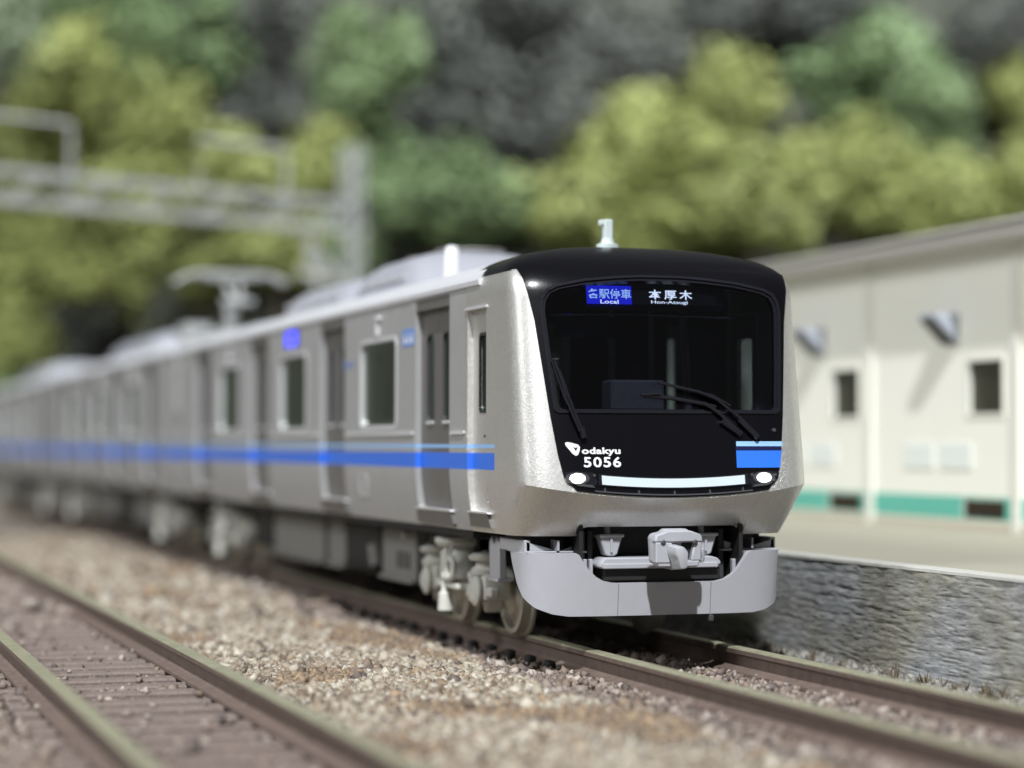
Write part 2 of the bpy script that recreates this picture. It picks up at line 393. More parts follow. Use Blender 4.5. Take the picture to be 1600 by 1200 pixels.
DOORH, WINDOW_Z = (1.28, 3.53), (2.16, 3.18)
def roof_profile():
    h = [(1.452, 3.545), (1.478, 3.555), (1.482, 3.60), (1.462, 3.64), (1.40, 3.70), (1.28, 3.765), (1.08, 3.825), (.8, 3.87), (.45, 3.90), (0, 3.91)]
    return [(-x, z) for x, z in h] + [(x, z) for x, z in reversed(h[:-1])]
def loft_y(name, prof, ys, mat, parent, cap=True):
    mb = MB(); n = len(prof); V = [(x, y, z) for y in ys for x, z in prof]; F = []
    for j in range(len(ys)-1):
        for i in range(n-1): F.append((j*n+i, j*n+i+1, (j+1)*n+i+1, (j+1)*n+i))
        F.append((j*n+n-1, j*n, (j+1)*n, (j+1)*n+n-1))
    if cap: F += [tuple(range(n))[::-1], tuple((len(ys)-1)*n+i for i in range(n))]
    mb.add(V, F); return mb.obj(name, mat, parent, smooth=30)

def car_shell(t, y0, y1, doors, wins, roof_y0):
    for s in (-1, 1):
        f = sidemap(s); fl = s < 0
        holes = [rrect(c-.66, c+.66, *DOORH, .03, 1) for c in doors] + [rrect(c-.83, c+.83, *WINDOW_Z, .10) for c in wins]
        gy = np.arange(y0+.3, y1, .6); gz = np.array([1.2, 1.3, 1.4, 1.5, 1.6, 1.7, 2.1, 2.6, 3.1, 3.48])
        sheet('side_wall', [(y0, 1.10), (y1, 1.10), (y1, 3.55), (y0, 3.55)], holes, f, M['side'], t, .12, .07, 0, fl, gy, gz)
        for c in doors:
            for q in (-1, 1):
                a, b = (c-.66, c-.004) if q < 0 else (c+.004, c+.66)
                wc = c+q*.315
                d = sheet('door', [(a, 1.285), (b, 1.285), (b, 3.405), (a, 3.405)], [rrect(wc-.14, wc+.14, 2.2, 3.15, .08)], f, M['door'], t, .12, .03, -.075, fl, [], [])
                sheet('pane', rrect(wc-.15, wc+.15, 2.19, 3.16, .08), [], f, M['glass'], d, .2, .01, -.088, fl, [], [])
                sheet('gasket', rrect(wc-.152, wc+.152, 2.188, 3.162, .085), [rrect(wc-.128, wc+.128, 2.212, 3.138, .07)], f, M['dark'], d, .2, .02, -.07, fl, [], [])
                sheet('window_glint', rrect(wc-.13, wc+.13, 2.188, 2.222, .012, 2), [], f, M['trim'], d, .3, .02, -.058, fl, [], [])  # bright strip put in as the glint along the pane's lower edge
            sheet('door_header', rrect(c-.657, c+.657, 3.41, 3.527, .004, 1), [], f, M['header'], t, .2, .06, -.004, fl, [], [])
            sheet('door_step', [(c-.69, 1.15), (c-.64, 1.13), (c+.64, 1.13), (c+.69, 1.15), (c+.66, 1.272), (c-.66, 1.272)], [], f, M['door'], t, .2, .085, .035, fl, [], [])
            sheet('step_edge', [(c-.69, 1.274), (c+.69, 1.274), (c+.66, 1.296), (c-.66, 1.296)], [], f, M['trim'], t, .2, .08, .042, fl, [], [])
        for c in wins:
            fr = sheet('window', rrect(c-.85, c+.85, WINDOW_Z[0]-.02, WINDOW_Z[1]+.02, .11), [rrect(c-.80, c+.80, WINDOW_Z[0]+.03, WINDOW_Z[1]-.03, .08)], f, M['trim'], t, .2, .055, .006, fl, [], [])
            sheet('pane', rrect(c-.82, c+.82, WINDOW_Z[0]+.01, WINDOW_Z[1]-.01, .09), [], f, M['glass'], fr, .3, .01, -.03, fl, [], [])
            sheet('mullion', rrect(c+.52, c+.55, WINDOW_Z[0]+.03, WINDOW_Z[1]-.03, .005, 1), [], f, M['dark'], fr, .3, .03, -.042, fl, [], [])
            lamp = MB(); lamp.box(s*1.468-.03, s*1.468+.03, c-.04, c+.04, 3.22, 3.44, .015); lamp.box(s*1.468-.04, s*1.468+.04, c-.12, c+.05, 3.40, 3.45, .015)
            lamp.obj('side_lamp', M['trim'], t)
        cuts = [y0]+[q for c in doors for q in (c-.70, c+.70)]+[y1]
        for a, b in zip(cuts[::2], cuts[1::2]):
            if b-a > .2: sheet('belt_trim', rrect(a+.03, b-.03, 2.072, 2.106, .01, 1), [], f, M['trim'], t, .5, .03, .018, fl, [], [])
        for a, b in zip([d+.75 for d in doors[:-1]], [d-.75 for d in doors[1:]]):
            MB().box(s*1.02-.24, s*1.02+.24, a, b, 1.16, 1.60, .04).box(s*1.28-.05, s*1.28+.05, a, b, 1.45, 2.24, .03).obj('bench_seat', M['seat'], t)
    loft_y('roof', roof_profile(), list(np.linspace(roof_y0, y1, 6)), M['roof'], t)
    MB().box(-1.36, 1.36, y0+.1, y1-.1, 1.02, 1.14).obj('floor', M['matt'], t)
    MB().box(-.95, .95, y0+.3, y1-.3, .72, 1.019).obj('underframe', M['matt'], t)
def end_wall(t, y, dirn):
    h = [(1.375, 1.12), (1.42, 1.3), (1.455, 1.6), (1.46, 3.5), (1.43, 3.62), (1.28, 3.74), (.8, 3.84), (0, 3.885)]
    MB().prism(mir(h), 'y', y, y-dirn*.06).obj('end_wall', M['side'], t)
    MB().box(-.46, .46, y+dirn*.002, y+dirn*.22, 1.15, 3.3, .03).box(-.52, .52, y+dirn*.16, y+dirn*.24, 1.1, 3.38, .03).obj('gangway', M['matt'], t)
    MB().box(-1.42, -1.2, y+dirn*.002, y+dirn*.22, 2.55, 3.55, .02).obj('end_bracket', M['trim'], t)

def lathe_wheel(s):
    # wheel on the x axis: tread outwards, flange inwards
    return [(.0, -.065*s), (.20, -.065*s), (.24, -.03*s), (.33, -.02*s), (.36, -.065*s), (.405, -.062*s), (.415, .035*s), (.45, .045*s), (.455, .075*s), (.40, .085*s), (.0, .085*s)]
def make_bogie(t, y):
    b = MB().box(-.75, .75, -.25, .25, .45, .80, .03).box(-.2, .2, -.9, .9, .4, .7, .03).obj('bogie', M['matt'], t, (0, y, 0))
    for s in (-1, 1):
        for q in (-.95, .95):
            MB().lathe(lathe_wheel(-s), (s*.735, q, .415), 'x', 40).obj('wheel', M['wheel'], b)
            # axle box with spring seat, cover and lugs
            a = MB()
            a.box(s*1.0-.14, s*1.0+.14, q-.20, q+.20, .36, .62, .035, 2)
            a.lathe([(.10, 0), (.15, .02), (.16, .07), (.11, .11), (.10, .16), (.17, .17), (.19, .21), (.13, .24)], (s*1.05, q+.06, .60), 'z', 16)
            a.lathe([(.09, 0), (.155, s*.03), (.155, s*.06), (.08, s*.10)], (s*1.13, q, .46), 'x', 16)
            a.prism([(q-.12, .36), (q+.14, .36), (q+.04, .23), (q-.03, .23)], 'x', s*1.0-.08, s*1.0+.10, .015)
            a.box(s*1.08-.05, s*1.08+.05, q-.34, q-.18, .40, .50, .02).box(s*1.08-.04, s*1.08+.06, q+.17, q+.30, .44, .58, .02)
            a.obj('axle_box', M['bogie'], b)
        fr = MB()
        fr.prism([(-1.25, .62), (-1.05, .86), (-.62, .86), (-.42, .60), (.42, .60), (.62, .86), (1.05, .86), (1.25, .62), (1.25, .56), (1.0, .60), (.66, .74), (.50, .47), (-.50, .47), (-.66, .74), (-1.0, .60), (-1.25, .56)], 'x', s*.93-.08, s*.93+.08, .015)
        fr.prism([(-.98, .56), (-.86, .98), (-.34, .98), (-.34, .80), (-.62, .76), (-.80, .52)], 'x', s*.90-.05, s*.90+.03, .012)
        fr.obj('side_frame', M['bogie'], b)
        MB().lathe([(.20, 0), (.235, .03), (.235, .30), (.20, .36), (.27, .38), (.30, .42), (.29, .47), (.22, .50), (.2, .54)], (s*1.02, .08, .50), 'z', 24).obj('air_spring', M['bogie'], b)
        d = MB()
        d.torus((s*1.27, -.34, .66), .105, .036, 'x'); d.tube([(s*1.27, -.34, .55), (s*1.27, -.12, .55), (s*1.26, -.08, .60)], .035)
        d.tube([(s*1.26, -.10, .20), (s*1.26, -.10, .38), (s*1.26, -.10, .40), (s*1.24, -.08, .66)], [.085, .075, .05, .045], 12)
        d.tube([(s*1.22, -.02, .88), (s*1.26, -.10, .62)], .02); d.tube([(s*1.22, -.22, .88), (s*1.26, -.10, .66)], .02)
        d.box(s*1.2-.06, s*1.2+.06, -.52, .20, .44, .50, .012)
        d.obj('damper', M['bogie'], b)
        br = MB().tube([(s*1.1, -.70, .42), (s*1.12, -.62, .54), (s*1.1, -.50, .60)], .035).box(s*1.1-.05, s*1.1+.05, -.62, -.48, .36, .50, .02)
        br.tube([(s*1.12, -.80, .30), (s*1.12, -.58, .36)], .03).obj('brake_rod', M['bogie'], b)
    for q in (-.95, .95): MB().tube([(-.7, q, .415), (.7, q, .415)], .08, 12).obj('axle', M['matt'], b)
    return b
def under_boxes(t, lst):
    for s in (-1, 1):
        for y0, y1, z0, z1, m, louv in lst:
            o = MB().box(min(s*.5, s*1.10), max(s*.5, s*1.10), y0, y1, z0, z1, .02)
            o.box(min(s*1.05, s*1.15), max(s*1.05, s*1.15), y0-.01, y1+.01, z0, z0+.05, .012)
            o = o.obj('equipment_box', M[m], t)
            if louv:
                for i in range(louv):
                    yy = y0+.28+i*.22
                    MB().box(s*1.104-.008, s*1.104+.008, yy-.05, yy+.05, z0+.16, z0+.36).obj('louvre', M['dark'], o)
                MB().tube([(s*1.1, y0+.30, z1-.06), (s*1.17, y0+.30, z1-.06)], .035, 10).obj('valve', M['bogie'], o)
def ac_unit(t, y0, y1, z1, name='air_conditioner'):
    L = y1-y0; mb = MB(); n = 22; ys = np.linspace(0, 1, n); prof = []
    V = []; F = []; k = 11
    for q in ys:
        e = min(q, 1-q)*L; h = (z1-3.85)*min(1, (1-(1-min(1, e/1.1))**2.2)*.92+.10)
        for i in range(k):
            a = math.pi*i/(k-1); x = -math.cos(a); zz = (max(0, math.sin(a)))**.38
            V.append((x*.98-(.10*zz*x), y0+q*L, 3.80+(h+.05)*zz))
    for j in range(n-1):
        for i in range(k-1): F.append((j*k+i, j*k+i+1, (j+1)*k+i+1, (j+1)*k+i))
    F += [tuple(range(k)), tuple((n-1)*k+i for i in range(k))[::-1]]
    o = mb.add(V, F).obj(name, M['acgrey'], t, smooth=50)
    for s in (-1, 1):
        for yy in np.linspace(y0+.9, y1-.9, 4):
            MB().box(s*.955-.012, s*.955+.012, yy-.3, yy+.3, 3.97, 4.0, .004).box(s*.94-.02, s*.94+.02, yy+.27, yy+.34, 3.96, 4.02, .006).obj('cover_latch', M['trim'], o)
    for yc in (y0+L*.3, y0+L*.7):
        for rr in (.42, .22): MB().torus((0, yc, z1), rr, .018, 'z', 28, 6).obj('fan_ring', M['under'], o)
    return o

# ------------------------------------------------------------------ lead car
lead = thing('cab_car', 'silver cab car with black front mask, lit headlamps and blue stripe, leading the train', 'train car', group='train cars coupled in one train')
DL = [3.15, 7.75, 12.35, 16.95]; WL = [5.45, 10.05, 14.65]
car_shell(lead, 1.9, 19.35, DL, WL, 1.42)
end_wall(lead, 19.35, 1)
# cab shell
MASK_R = [(1.006, 1.575), (1.04, 1.60), (1.085, 1.65), (1.135, 1.875), (1.186, 2.24), (1.230, 2.66), (1.281, 3.15), (1.328, 3.41), (1.352, 3.54), (1.375, 3.64)]
MASK_B = [(x, zlip(x/1.45)+.014) for x in np.linspace(-.97, .97, 15)]
mask_out = MASK_R + [(-x, z) for x, z in reversed(MASK_R)] + MASK_B
mask_hole = [(x*.975, z) for x, z in MASK_R if z > 1.62] ; mask_hole = [(1.03, 1.64)] + mask_hole[:-1] + [(1.33, 3.60)]
mask_hole = mask_hole + [(-x, z) for x, z in reversed(mask_hole)]
opening = [(-.84, 1.09), (-.82, 1.14), (-.79, 1.172), (-.74, 1.187), (.74, 1.187), (.79, 1.172), (.82, 1.14), (.84, 1.09)]
shell_out = [(-UE, 1.10)] + toU([(-.84, 1.10), (-.82, 1.14), (-.79, 1.172), (-.74, 1.187), (.74, 1.187), (.79, 1.172), (.82, 1.14), (.84, 1.10)]) + [(UE, 1.10), (UE, 3.64), (-UE, 3.64)]
def cabdoor(s, g=0.):
    return [(yu(y, z, s), z) for y, z in ([(1.20-g, 1.30), (1.84+g, 1.30)] if s < 0 else [(1.84+g, 1.30), (1.20-g, 1.30)]) ] + [(yu(y, z, s), z) for y, z in ([(1.84+g, 3.31), (1.20-g, 3.31)] if s < 0 else [(1.20-g, 3.31), (1.84+g, 3.31)])]
def cabdoor_dense(s):
    zs = np.linspace(1.30, 3.31, 18); a = [(yu(1.20, z, s), z) for z in zs]; b = [(yu(1.84, z, s), z) for z in zs]
    return a + b[::-1]
lipline = [(xu(x, zlip(x/1.45)), zlip(x/1.45)) for x in np.linspace(-1.38, 1.38, 40)]
lipc = [(u, zlip(min(1, float(np.interp(abs(u), _U, _XI))))) for u in np.linspace(-U1-.05, U1+.05, 60)]
bevel_line = [(-.80, 1.335), (.80, 1.335)]
sheet('cab_shell', shell_out, [toU(mask_hole), cabdoor_dense(-1), cabdoor_dense(1)], nose, M['cab'], lead, .06, .06, 0, False, cons=[lipc, toU(bevel_line)], smooth=28)
# windscreen outlines
win_in = [(1.090, 2.315), (1.105, 2.335), (1.135, 2.66), (1.172, 3.10), (1.180, 3.24), (1.165, 3.33), (1.12, 3.40), (1.03, 3.440), (.75, 3.492), (.45, 3.522), (.2, 3.537)]
win_in = win_in + [(-x, z) for x, z in reversed(win_in)]
win_in = [(1.06, 2.30)] + win_in + [(-1.06, 2.30)]
def grow(l, gx, gz): return [(x*(1+gx), 2.9+(z-2.9)*(1+gz)) for x, z in l]
win_out = grow(win_in, .045, .065); win_mid = grow(win_in, .022, .032)
msk = sheet('front_mask', toU(mask_out), [toU(grow(win_in, .03, .045))], nose, M['black'], lead, .06, .03, .014, smooth=30)
sheet('window_rim', toU(win_out), [toU(win_mid)], nose, M['blackrim'], msk, .06, .03, .030, smooth=25)
sheet('inner_rim', toU(grow(win_in, .024, .035)), [toU(win_in)], nose, M['blackrim'], msk, .06, .05, .010, smooth=25)
sheet('windscreen', toU(grow(win_in, .015, .02)), [], nose, M['windscreen'], lead, .1, .012, -.012, smooth=40)
# black roof cap over the cab
def roof_cap():
    lv = [(3.63, 1.443, .372), (3.67, 1.425, .415), (3.715, 1.38, .475), (3.76, 1.31, .55), (3.805, 1.20, .65), (3.85, 1.05, .78), (3.89, .85, .94), (3.92, .62, 1.10), (3.942, .36, 1.26), (3.952, .0, 1.38)]
    us = [math.copysign(float(np.interp(abs(q)**.8*U1, [0, U1], [0, U1])), q) for q in np.linspace(-1, 1, 49)]
    V = []; F = []
    for z, h, yc in lv:
        row = [(-h, 1.66, z)]
        for u in us:
            xi = float(np.interp(abs(u), _U, _XI)); dy = float(np.interp(abs(u), _U, _DY)); row.append((math.copysign(xi*h, u), min(1.64, yc+dy*min(1, .45+h*.5)), z))
        row.append((h, 1.66, z)); V += row
    n = len(us)+2
    for j in range(len(lv)-1):
        for i in range(n-1): F.append((j*n+i, j*n+i+1, (j+1)*n+i+1, (j+1)*n+i))
    return MB().add(V, F).obj('roof_cap', M['black'], lead, smooth=60)
roof_cap()
MB().prism(mir([(1.43, 3.56), (1.442, 3.63), (1.38, 3.725), (1.2, 3.82), (.84, 3.90), (.34, 3.95), (.0, 3.957)]), 'y', 1.62, 1.68).obj('cap_edge', M['trim'], lead)
# antenna on the cap and white post further back
a = MB(); a.lathe([(.10, -.02), (.115, .02), (.115, .06), (.07, .075), (.06, .12)], (0, 1.75, 3.955), 'z', 20); a.box(-.045, .045, 1.70, 1.80, 4.03, 4.27, .012); a.box(-.095, -.03, 1.72, 1.78, 4.21, 4.265, .01)
a.obj('antenna', M['antenna'], lead)
MB().lathe([(.15, -.02), (.15, .05), (.095, .09), (.09, .36), (.07, .43), (.0, .45)], (-.62, 5.3, 3.84), 'z', 24).obj('radio_post', M['postwhite'], lead)
ac_unit(lead, 5.6, 9.0, 4.34); ac_unit(lead, 9.05, 13.4, 4.26)
# lettering and bands on the mask
poly = [(88, 125), (105, 121), (140, 128), (172, 138), (184, 152), (180, 178), (168, 203), (152, 209), (130, 192), (105, 160), (90, 140)]
hol = [(137, 151), (152, 158), (168, 153), (163, 168), (157, 180), (148, 168)]
def lp(q): return (-1.063+(q[0]-88)/96*.142, 1.988-(q[1]-121)/88*.128)
sheet('emblem', toU([lp(p) for p in poly]), [toU([lp(p) for p in hol])], nose, M['white'], msk, .05, .004, .020, gx=[], gz=[])
lettering('odakyu', -.907, -.522, 1.858, 1.938, face, M['white'], msk, .020, .035, 1.05)
lettering('5056', -.893, -.522, 1.752, 1.850, face, M['white'], msk, .020, .022, 1.12)
sheet('blue_band', toU([(.655, 1.745), (1.112, 1.745), (1.139, 1.908), (.660, 1.908)]), [], nose, M['blue'], msk, .1, .004, .0185)
sheet('pale_blue_band', toU([(.664, 1.950), (1.146, 1.950), (1.153, 1.996), (.666, 1.996)]), [], nose, M['sky_blue'], msk, .1, .004, .0185)
sheet('navy_band', toU([(.656, 1.909), (1.1385, 1.909), (1.1455, 1.949), (.661, 1.949)]), [], nose, M['navy'], msk, .1, .004, .0180)
# light strip, lower chrome line, headlamps
def strip(x, lo, hi, k0, k1, n=25):
    xs = np.linspace(-x, x, n); return [(q, lo+k0*q*q) for q in xs]+[(q, hi+k1*q*q) for q in xs[::-1]]
sheet('light_strip', toU(strip(.725, 1.560, 1.642, .060, .062)), [], nose, M['ledstrip'], lead, .1, .02, .026)
sheet('strip_bezel', toU(strip(.76, 1.548, 1.654, .060, .062)), [toU(strip(.727, 1.558, 1.644, .060, .062))], nose, M['blackrim'], lead, .1, .03, .030)
sheet('lower_trim', toU(strip(.80, 1.484, 1.497, .062, .062)), [], nose, M['chrome'], lead, .1, .03, .026)
for x in (-.70, -.36, 0, .36, .70):
    sheet('trim_tick', toU([(x-.012, 1.497+.062*x*x), (x+.012, 1.497+.062*x*x), (x+.004, 1.530+.062*x*x), (x-.004, 1.530+.062*x*x)]), [], nose, M['chrome'], lead, .1, .02, .024)
for s in (-1, 1):
    def m_(l): return toU([(s*x, z) for x, z in l]) if s > 0 else toU([(-x, z) for x, z in l][::-1])
    hs = [(.765, 1.61), (.80, 1.575), (.95, 1.585), (1.03, 1.60), (1.075, 1.65), (1.085, 1.705), (.98, 1.715), (.80, 1.70)]
    sheet('headlamp_housing', m_(hs), [], nose, M['blackrim'], lead, .1, .02, .020)
    def oval(cx, cz, a, b, n=18, tilt=0): return [(cx+a*math.cos(2*math.pi*i/n), cz+b*math.sin(2*math.pi*i/n)+tilt*math.cos(2*math.pi*i/n)) for i in range(n)]
    hl = sheet('headlamp', m_(oval(.925 if s > 0 else .965, 1.648, .078, .049, 9)), [], nose, M['headlamp'], lead, .05, .02, .036)
    sheet('bezel', m_(oval(.925 if s > 0 else .965, 1.648, .118, .058, 12)), [m_(oval(.925 if s > 0 else .965, 1.648, .080, .050, 12))], nose, M['chrome'], hl, .05, .03, .032)
    sheet('tail_lamp', m_([(.80, 1.560), (.96, 1.578), (1.02, 1.602), (.94, 1.600), (.82, 1.582)]), [], nose, M['chrome'], lead, .05, .02, .034)
    for px, pz in ((.80, 1.675), (1.045, 1.675), (1.03, 1.625)):
        sheet('rivet', m_(oval(px, pz, .014, .014, 8)), [], nose, M['chrome'], hl, .05, .02, .036)
sheet('screw', toU(oval(1.07, 2.105, .018, .018, 10)), [], nose, M['chrome'], msk, .05, .02, .030)
# wipers
def on(x, z, o): return face(x, z, o)
def wiper(parts, nm='wiper'):
    mb = MB()
    for pts, r, o in parts: mb.tube([on(x, z, o) for x, z in pts], r, 8)
    return mb.obj(nm, M['blackrim'], lead)
wiper([([(-.88, 2.055), (-.93, 2.16), (-1.02, 2.42), (-1.09, 2.66)], .017, .055), ([(-.93, 2.08), (-.99, 2.24), (-1.05, 2.40), (-1.055, 2.52), (-1.13, 2.74)], .011, .075),
       ([(-1.03, 2.34), (-1.145, 2.76)], .013, .040), ([(-1.145, 2.755), (-1.09, 2.76)], .012, .06), ([(-.885, 2.02), (-.905, 2.12)], .030, .05)])
wiper([([(.86, 2.045), (.72, 2.20), (.60, 2.29), (.48, 2.39), (.30, 2.46), (.10, 2.50), (-.12, 2.55)], .015, .065), ([(.70, 2.075), (.56, 2.20), (.48, 2.27), (.34, 2.36)], .017, .055),
       ([(.47, 2.32), (.30, 2.36), (.05, 2.40), (-.26, 2.43)], .020, .035), ([(.62, 2.33), (.44, 2.43), (.25, 2.47)], .012, .05),
       ([(.88, 2.03), (.70, 2.20)], .030, .05), ([(.71, 2.06), (.52, 2.19)], .032, .045), ([(-.30, 2.43), (-.10, 2.44)], .014, .06)])
# destination signs behind the glass
def inner(y0, k=.17):
    return lambda x, z, o: (x, y0+k*(z-3.4)-o, z)
sg = inner(.37)
MB().box(-.72, .72, .40, .62, 3.27, 3.53, .01).obj('sign_case', M['interior'], lead)
p = sheet('service_sign', [(-.715, 3.315), (-.262, 3.315), (-.262, 3.492), (-.715, 3.492)], [], sg, M['ledblue'], lead, .2, .02)
lettering('各駅停車', -.706, -.268, 3.365, 3.462, sg, M['ledpale'], p, .004, .012)
lettering('Local', -.585, -.40, 3.318, 3.356, sg, M['ledtext'], p, .004, .012)
p = sheet('destination_sign', [(-.25, 3.315), (.62, 3.315), (.62, 3.492), (-.25, 3.492)], [], sg, M['dark'], lead, .2, .02)
lettering('本厚木', -.085, .365, 3.368, 3.462, sg, M['ledtext'], p, .004, .014, 1.35)
lettering('Hon-Atsugi', -.065, .315, 3.318, 3.358, sg, M['ledtext'], p, .004, .012)
# cab interior
MB().box(-1.36, 1.36, 1.86, 1.885, 1.15, 2.2).box(-1.36, -.72, 1.86, 1.885, 2.2, 3.5).box(-.36, .70, 1.86, 1.885, 2.2, 3.5).box(.86, 1.36, 1.86, 1.885, 2.2, 3.5).box(-1.36, 1.36, 1.86, 1.885, 3.2, 3.55).obj('cab_partition', M['interior'], lead)
MB().box(-1.3, 1.3, .45, .95, 1.6, 2.30, .03).obj('dashboard', M['interior'], lead)
MB().box(-.34, .22, .72, 1.0, 2.30, 2.60, .02).obj('meter_cluster', M['console'], lead)
MB().tube([(-1.0, .62, 3.22), (-.2, .60, 3.235), (.9, .62, 3.22)], .014).obj('sun_visor_rail', M['chrome'], lead)
MB().box(-.95, -.2, .63, .645, 3.0, 3.20, .004).obj('sun_visor', M['interior'], lead)
MB().tube([(.30, 1.3, 2.3), (.30, 1.3, 3.4)], .03).tube([(-.05, 1.5, 2.3), (-.05, 1.5, 3.4)], .035).tube([(.66, 1.2, 2.3), (.60, 1.2, 3.4)], .045).obj('cab_pole', M['console'], lead)
MB().box(.05, .25, 1.2, 1.3, 2.60, 2.78, .01).obj('monitor', M['dark'], lead)
# cab doors, rails and steps
for s in (-1, 1):
    f = sidemap(s); fl = s < 0
    d = sheet('cab_door', [(1.15, 1.302), (1.86, 1.302), (1.86, 3.305), (1.15, 3.305)], [rrect(1.24, 1.60, 2.30, 3.06, .06)], f, M['cab'], lead, .12, .03, -.058, fl, [], [])
    sheet('pane', rrect(1.23, 1.61, 2.29, 3.07, .06), [], f, M['glass'], d, .2, .01, -.072, fl, [], [])
    sheet('window_surround', rrect(1.22, 1.62, 2.28, 3.08, .06), [rrect(1.25, 1.59, 2.31, 3.05, .05)], f, M['blackrim'], d, .2, .02, -.052, fl, [], [])
    MB().tube([(s*1.345, 1.42, 2.05), (s*1.40, 1.42, 2.05)], .018).box(s*1.40-.012, s*1.40+.012, 1.36, 1.48, 2.03, 2.07, .006).box(s*1.375-.02, s*1.375+.02, 1.36, 1.42, 1.50, 1.56, .01).box(s*1.375-.02, s*1.375+.02, 1.36, 1.42, 1.40, 1.45, .01).obj('handle', M['chrome'], d)
    MB().tube([(s*1.40, 1.24, 2.25), (s*1.44, 1.24, 2.28), (s*1.44, 1.24, 3.04), (s*1.40, 1.24, 3.07)], .014).box(s*1.42-.03, s*1.42+.03, 1.21, 1.27, 2.22, 2.28, .01).box(s*1.42-.03, s*1.42+.03, 1.21, 1.27, 3.04, 3.10, .01).obj('grab_rail', M['chrome'], lead)
    sheet('cab_step', [(1.17, 1.15), (1.87, 1.15), (1.84, 1.285), (1.22, 1.285)], [], f, M['door'], lead, .2, .085, .030, fl, [], [])
    sheet('cab_step_edge', [(1.16, 1.287), (1.88, 1.287), (1.86, 1.305), (1.20, 1.305)], [], f, M['trim'], lead, .2, .08, .038, fl, [], [])
    sheet('door_gutter', [(1.16, 3.315), (1.88, 3.315), (1.88, 3.34), (1.16, 3.34)], [], f, M['trim'], lead, .2, .05, .018, fl, [], [])
    # stirrup step below the cab door
    q = MB().prism([(1.50, .63), (1.82, .63), (1.84, .98), (1.78, 1.06), (1.72, .98), (1.66, .98), (1.60, 1.06), (1.52, .98)], 'x', s*1.20-.04, s*1.20+.04, .012)
    q.box(min(s*1.10, s*1.26), max(s*1.10, s*1.26), 1.50, 1.82, .60, .64, .01).obj('stirrup_step', M['skirt'], lead)
    # side markings
    sg2 = sheet('priority_sticker', rrect(3.86, 4.36, 3.05, 3.24, .01, 1), [], f, M['stickerblue'], lead, .3, .004, .004, fl, [], [])
    g = MB()
    for i in range(3):
        yy = 3.95+i*.15
        for (dy, z0, z1, w_) in ((0, 3.08, 3.15, .035), (0, 3.16, 3.19, .018)):
            pts = [f(yy-w_, z0, .006), f(yy+w_, z0, .006), f(yy+w_, z1, .006), f(yy-w_, z1, .006)]; g.add(pts, [(0, 1, 2, 3)])
    g.obj('pictogram', M['white'], sg2, smooth=None)
    mp = (lambda y, z, o: f(-y if s < 0 else y, z, o))
    y0_, y1_ = (-7.15, -6.62) if s < 0 else (6.62, 7.15)
    lettering('5056', y0_, y1_, 2.90, 2.975, mp, M['stickerblue'], lead, .004, .02)
    MB().box(s*1.468-.012, s*1.468+.012, 9.72, 10.48, 3.27, 3.52, .006).obj('side_sign_case', M['dark'], lead)
    sheet('side_sign', rrect(9.75, 10.45, 3.29, 3.50, .01, 1), [], f, M['ledblue'], lead, .3, .01, .020, fl, [], [])
    sheet('hatch', rrect(6.0, 6.35, 1.36, 1.62, .03, 2), [rrect(6.015, 6.335, 1.375, 1.605, .025, 2)], f, M['trim'], lead, .1, .01, .005, fl, [], [])
# skirt (snow plough) under the cab
_sa = np.linspace(0, math.pi/2, 3001); _SX = np.sin(_sa)**(2/3.2)*1.33; _SY = .13+.55-.55*np.cos(_sa)**(2/3.2)
_SU = np.concatenate([[0], np.cumsum(np.hypot(np.diff(_SX), np.diff(_SY)))]); SU1 = float(_SU[-1])
def skirt0(u, z):
    a = min(abs(u), SU1); ex = abs(u)-a
    return Vector((math.copysign(float(np.interp(a, _SU, _SX)), u), float(np.interp(a, _SU, _SY))+ex+.10*(.94-z), z))
def skirt(u, z, o):
    p = skirt0(u, z)
    if not o: return p
    e = .004; n = (skirt0(u+e, z)-skirt0(u-e, z)).cross(skirt0(u, z+e)-skirt0(u, z-e)).normalized(); return p+n*o
SE = SU1+.32
half = [(.30, .345), (.95, .345), (1.10, .365), (1.27, .42), (1.44, .52), (1.60, .66), (1.74, .82), (1.82, .94), (.90, .94), (.865, .925), (.83, .87), (.77, .79), (.70, .72), (.62, .675), (.53, .655), (.3, .65)]
left_piece = [(-x, z) for x, z in half]
for q, pc in ((1, [(.476, .345)]+half[1:-1]+[(.476, .652)]), (-1, ([(.476, .345)]+half[1:-1]+[(.476, .652)]))):
    pc = pc if q > 0 else [(-x, z) for x, z in pc][::-1]
    sheet('skirt_wing', pc, [], skirt, M['skirt'], lead, .06, .05, 0, smooth=40)
sheet('skirt_middle', [(-.470, .345), (.470, .345), (.470, .652), (-.470, .652)], [], skirt, M['skirt'], lead, .08, .05, -.002, smooth=40)
for s in (-1, 1):
    fl = MB().box(s*1.0-.30, s*1.0+.30, .42, 1.05, .935, .955, .005).box(s*1.27-.03, s*1.27+.03, .5, 1.3, .94, 1.06, .01).box(s*1.0-.01, s*1.0+.01, .38, .6, .956, 1.06, .004)
    fl.prism([(s*1.28, .957), (s*.98, .957), (s*1.28, 1.04)], 'y', .50, .53).prism([(s*.95, .957), (s*.74, .957), (s*.74, 1.03)], 'y', .46, .49)
    fl.obj('skirt_bracket', M['skirt'], lead)
    MB().box(min(s*.92, s*1.24), max(s*.92, s*1.24), .75, 1.3, .965, 1.09, .01).obj('corner_block', M['dark'], lead)
MB().tube([(.47, .30, .50), (.47, .24, .38), (.49, .22, .32)], .022, 10).box(.465, .515, .19, .25, .27, .33, .01).obj('hose_stub', M['dark'], lead)
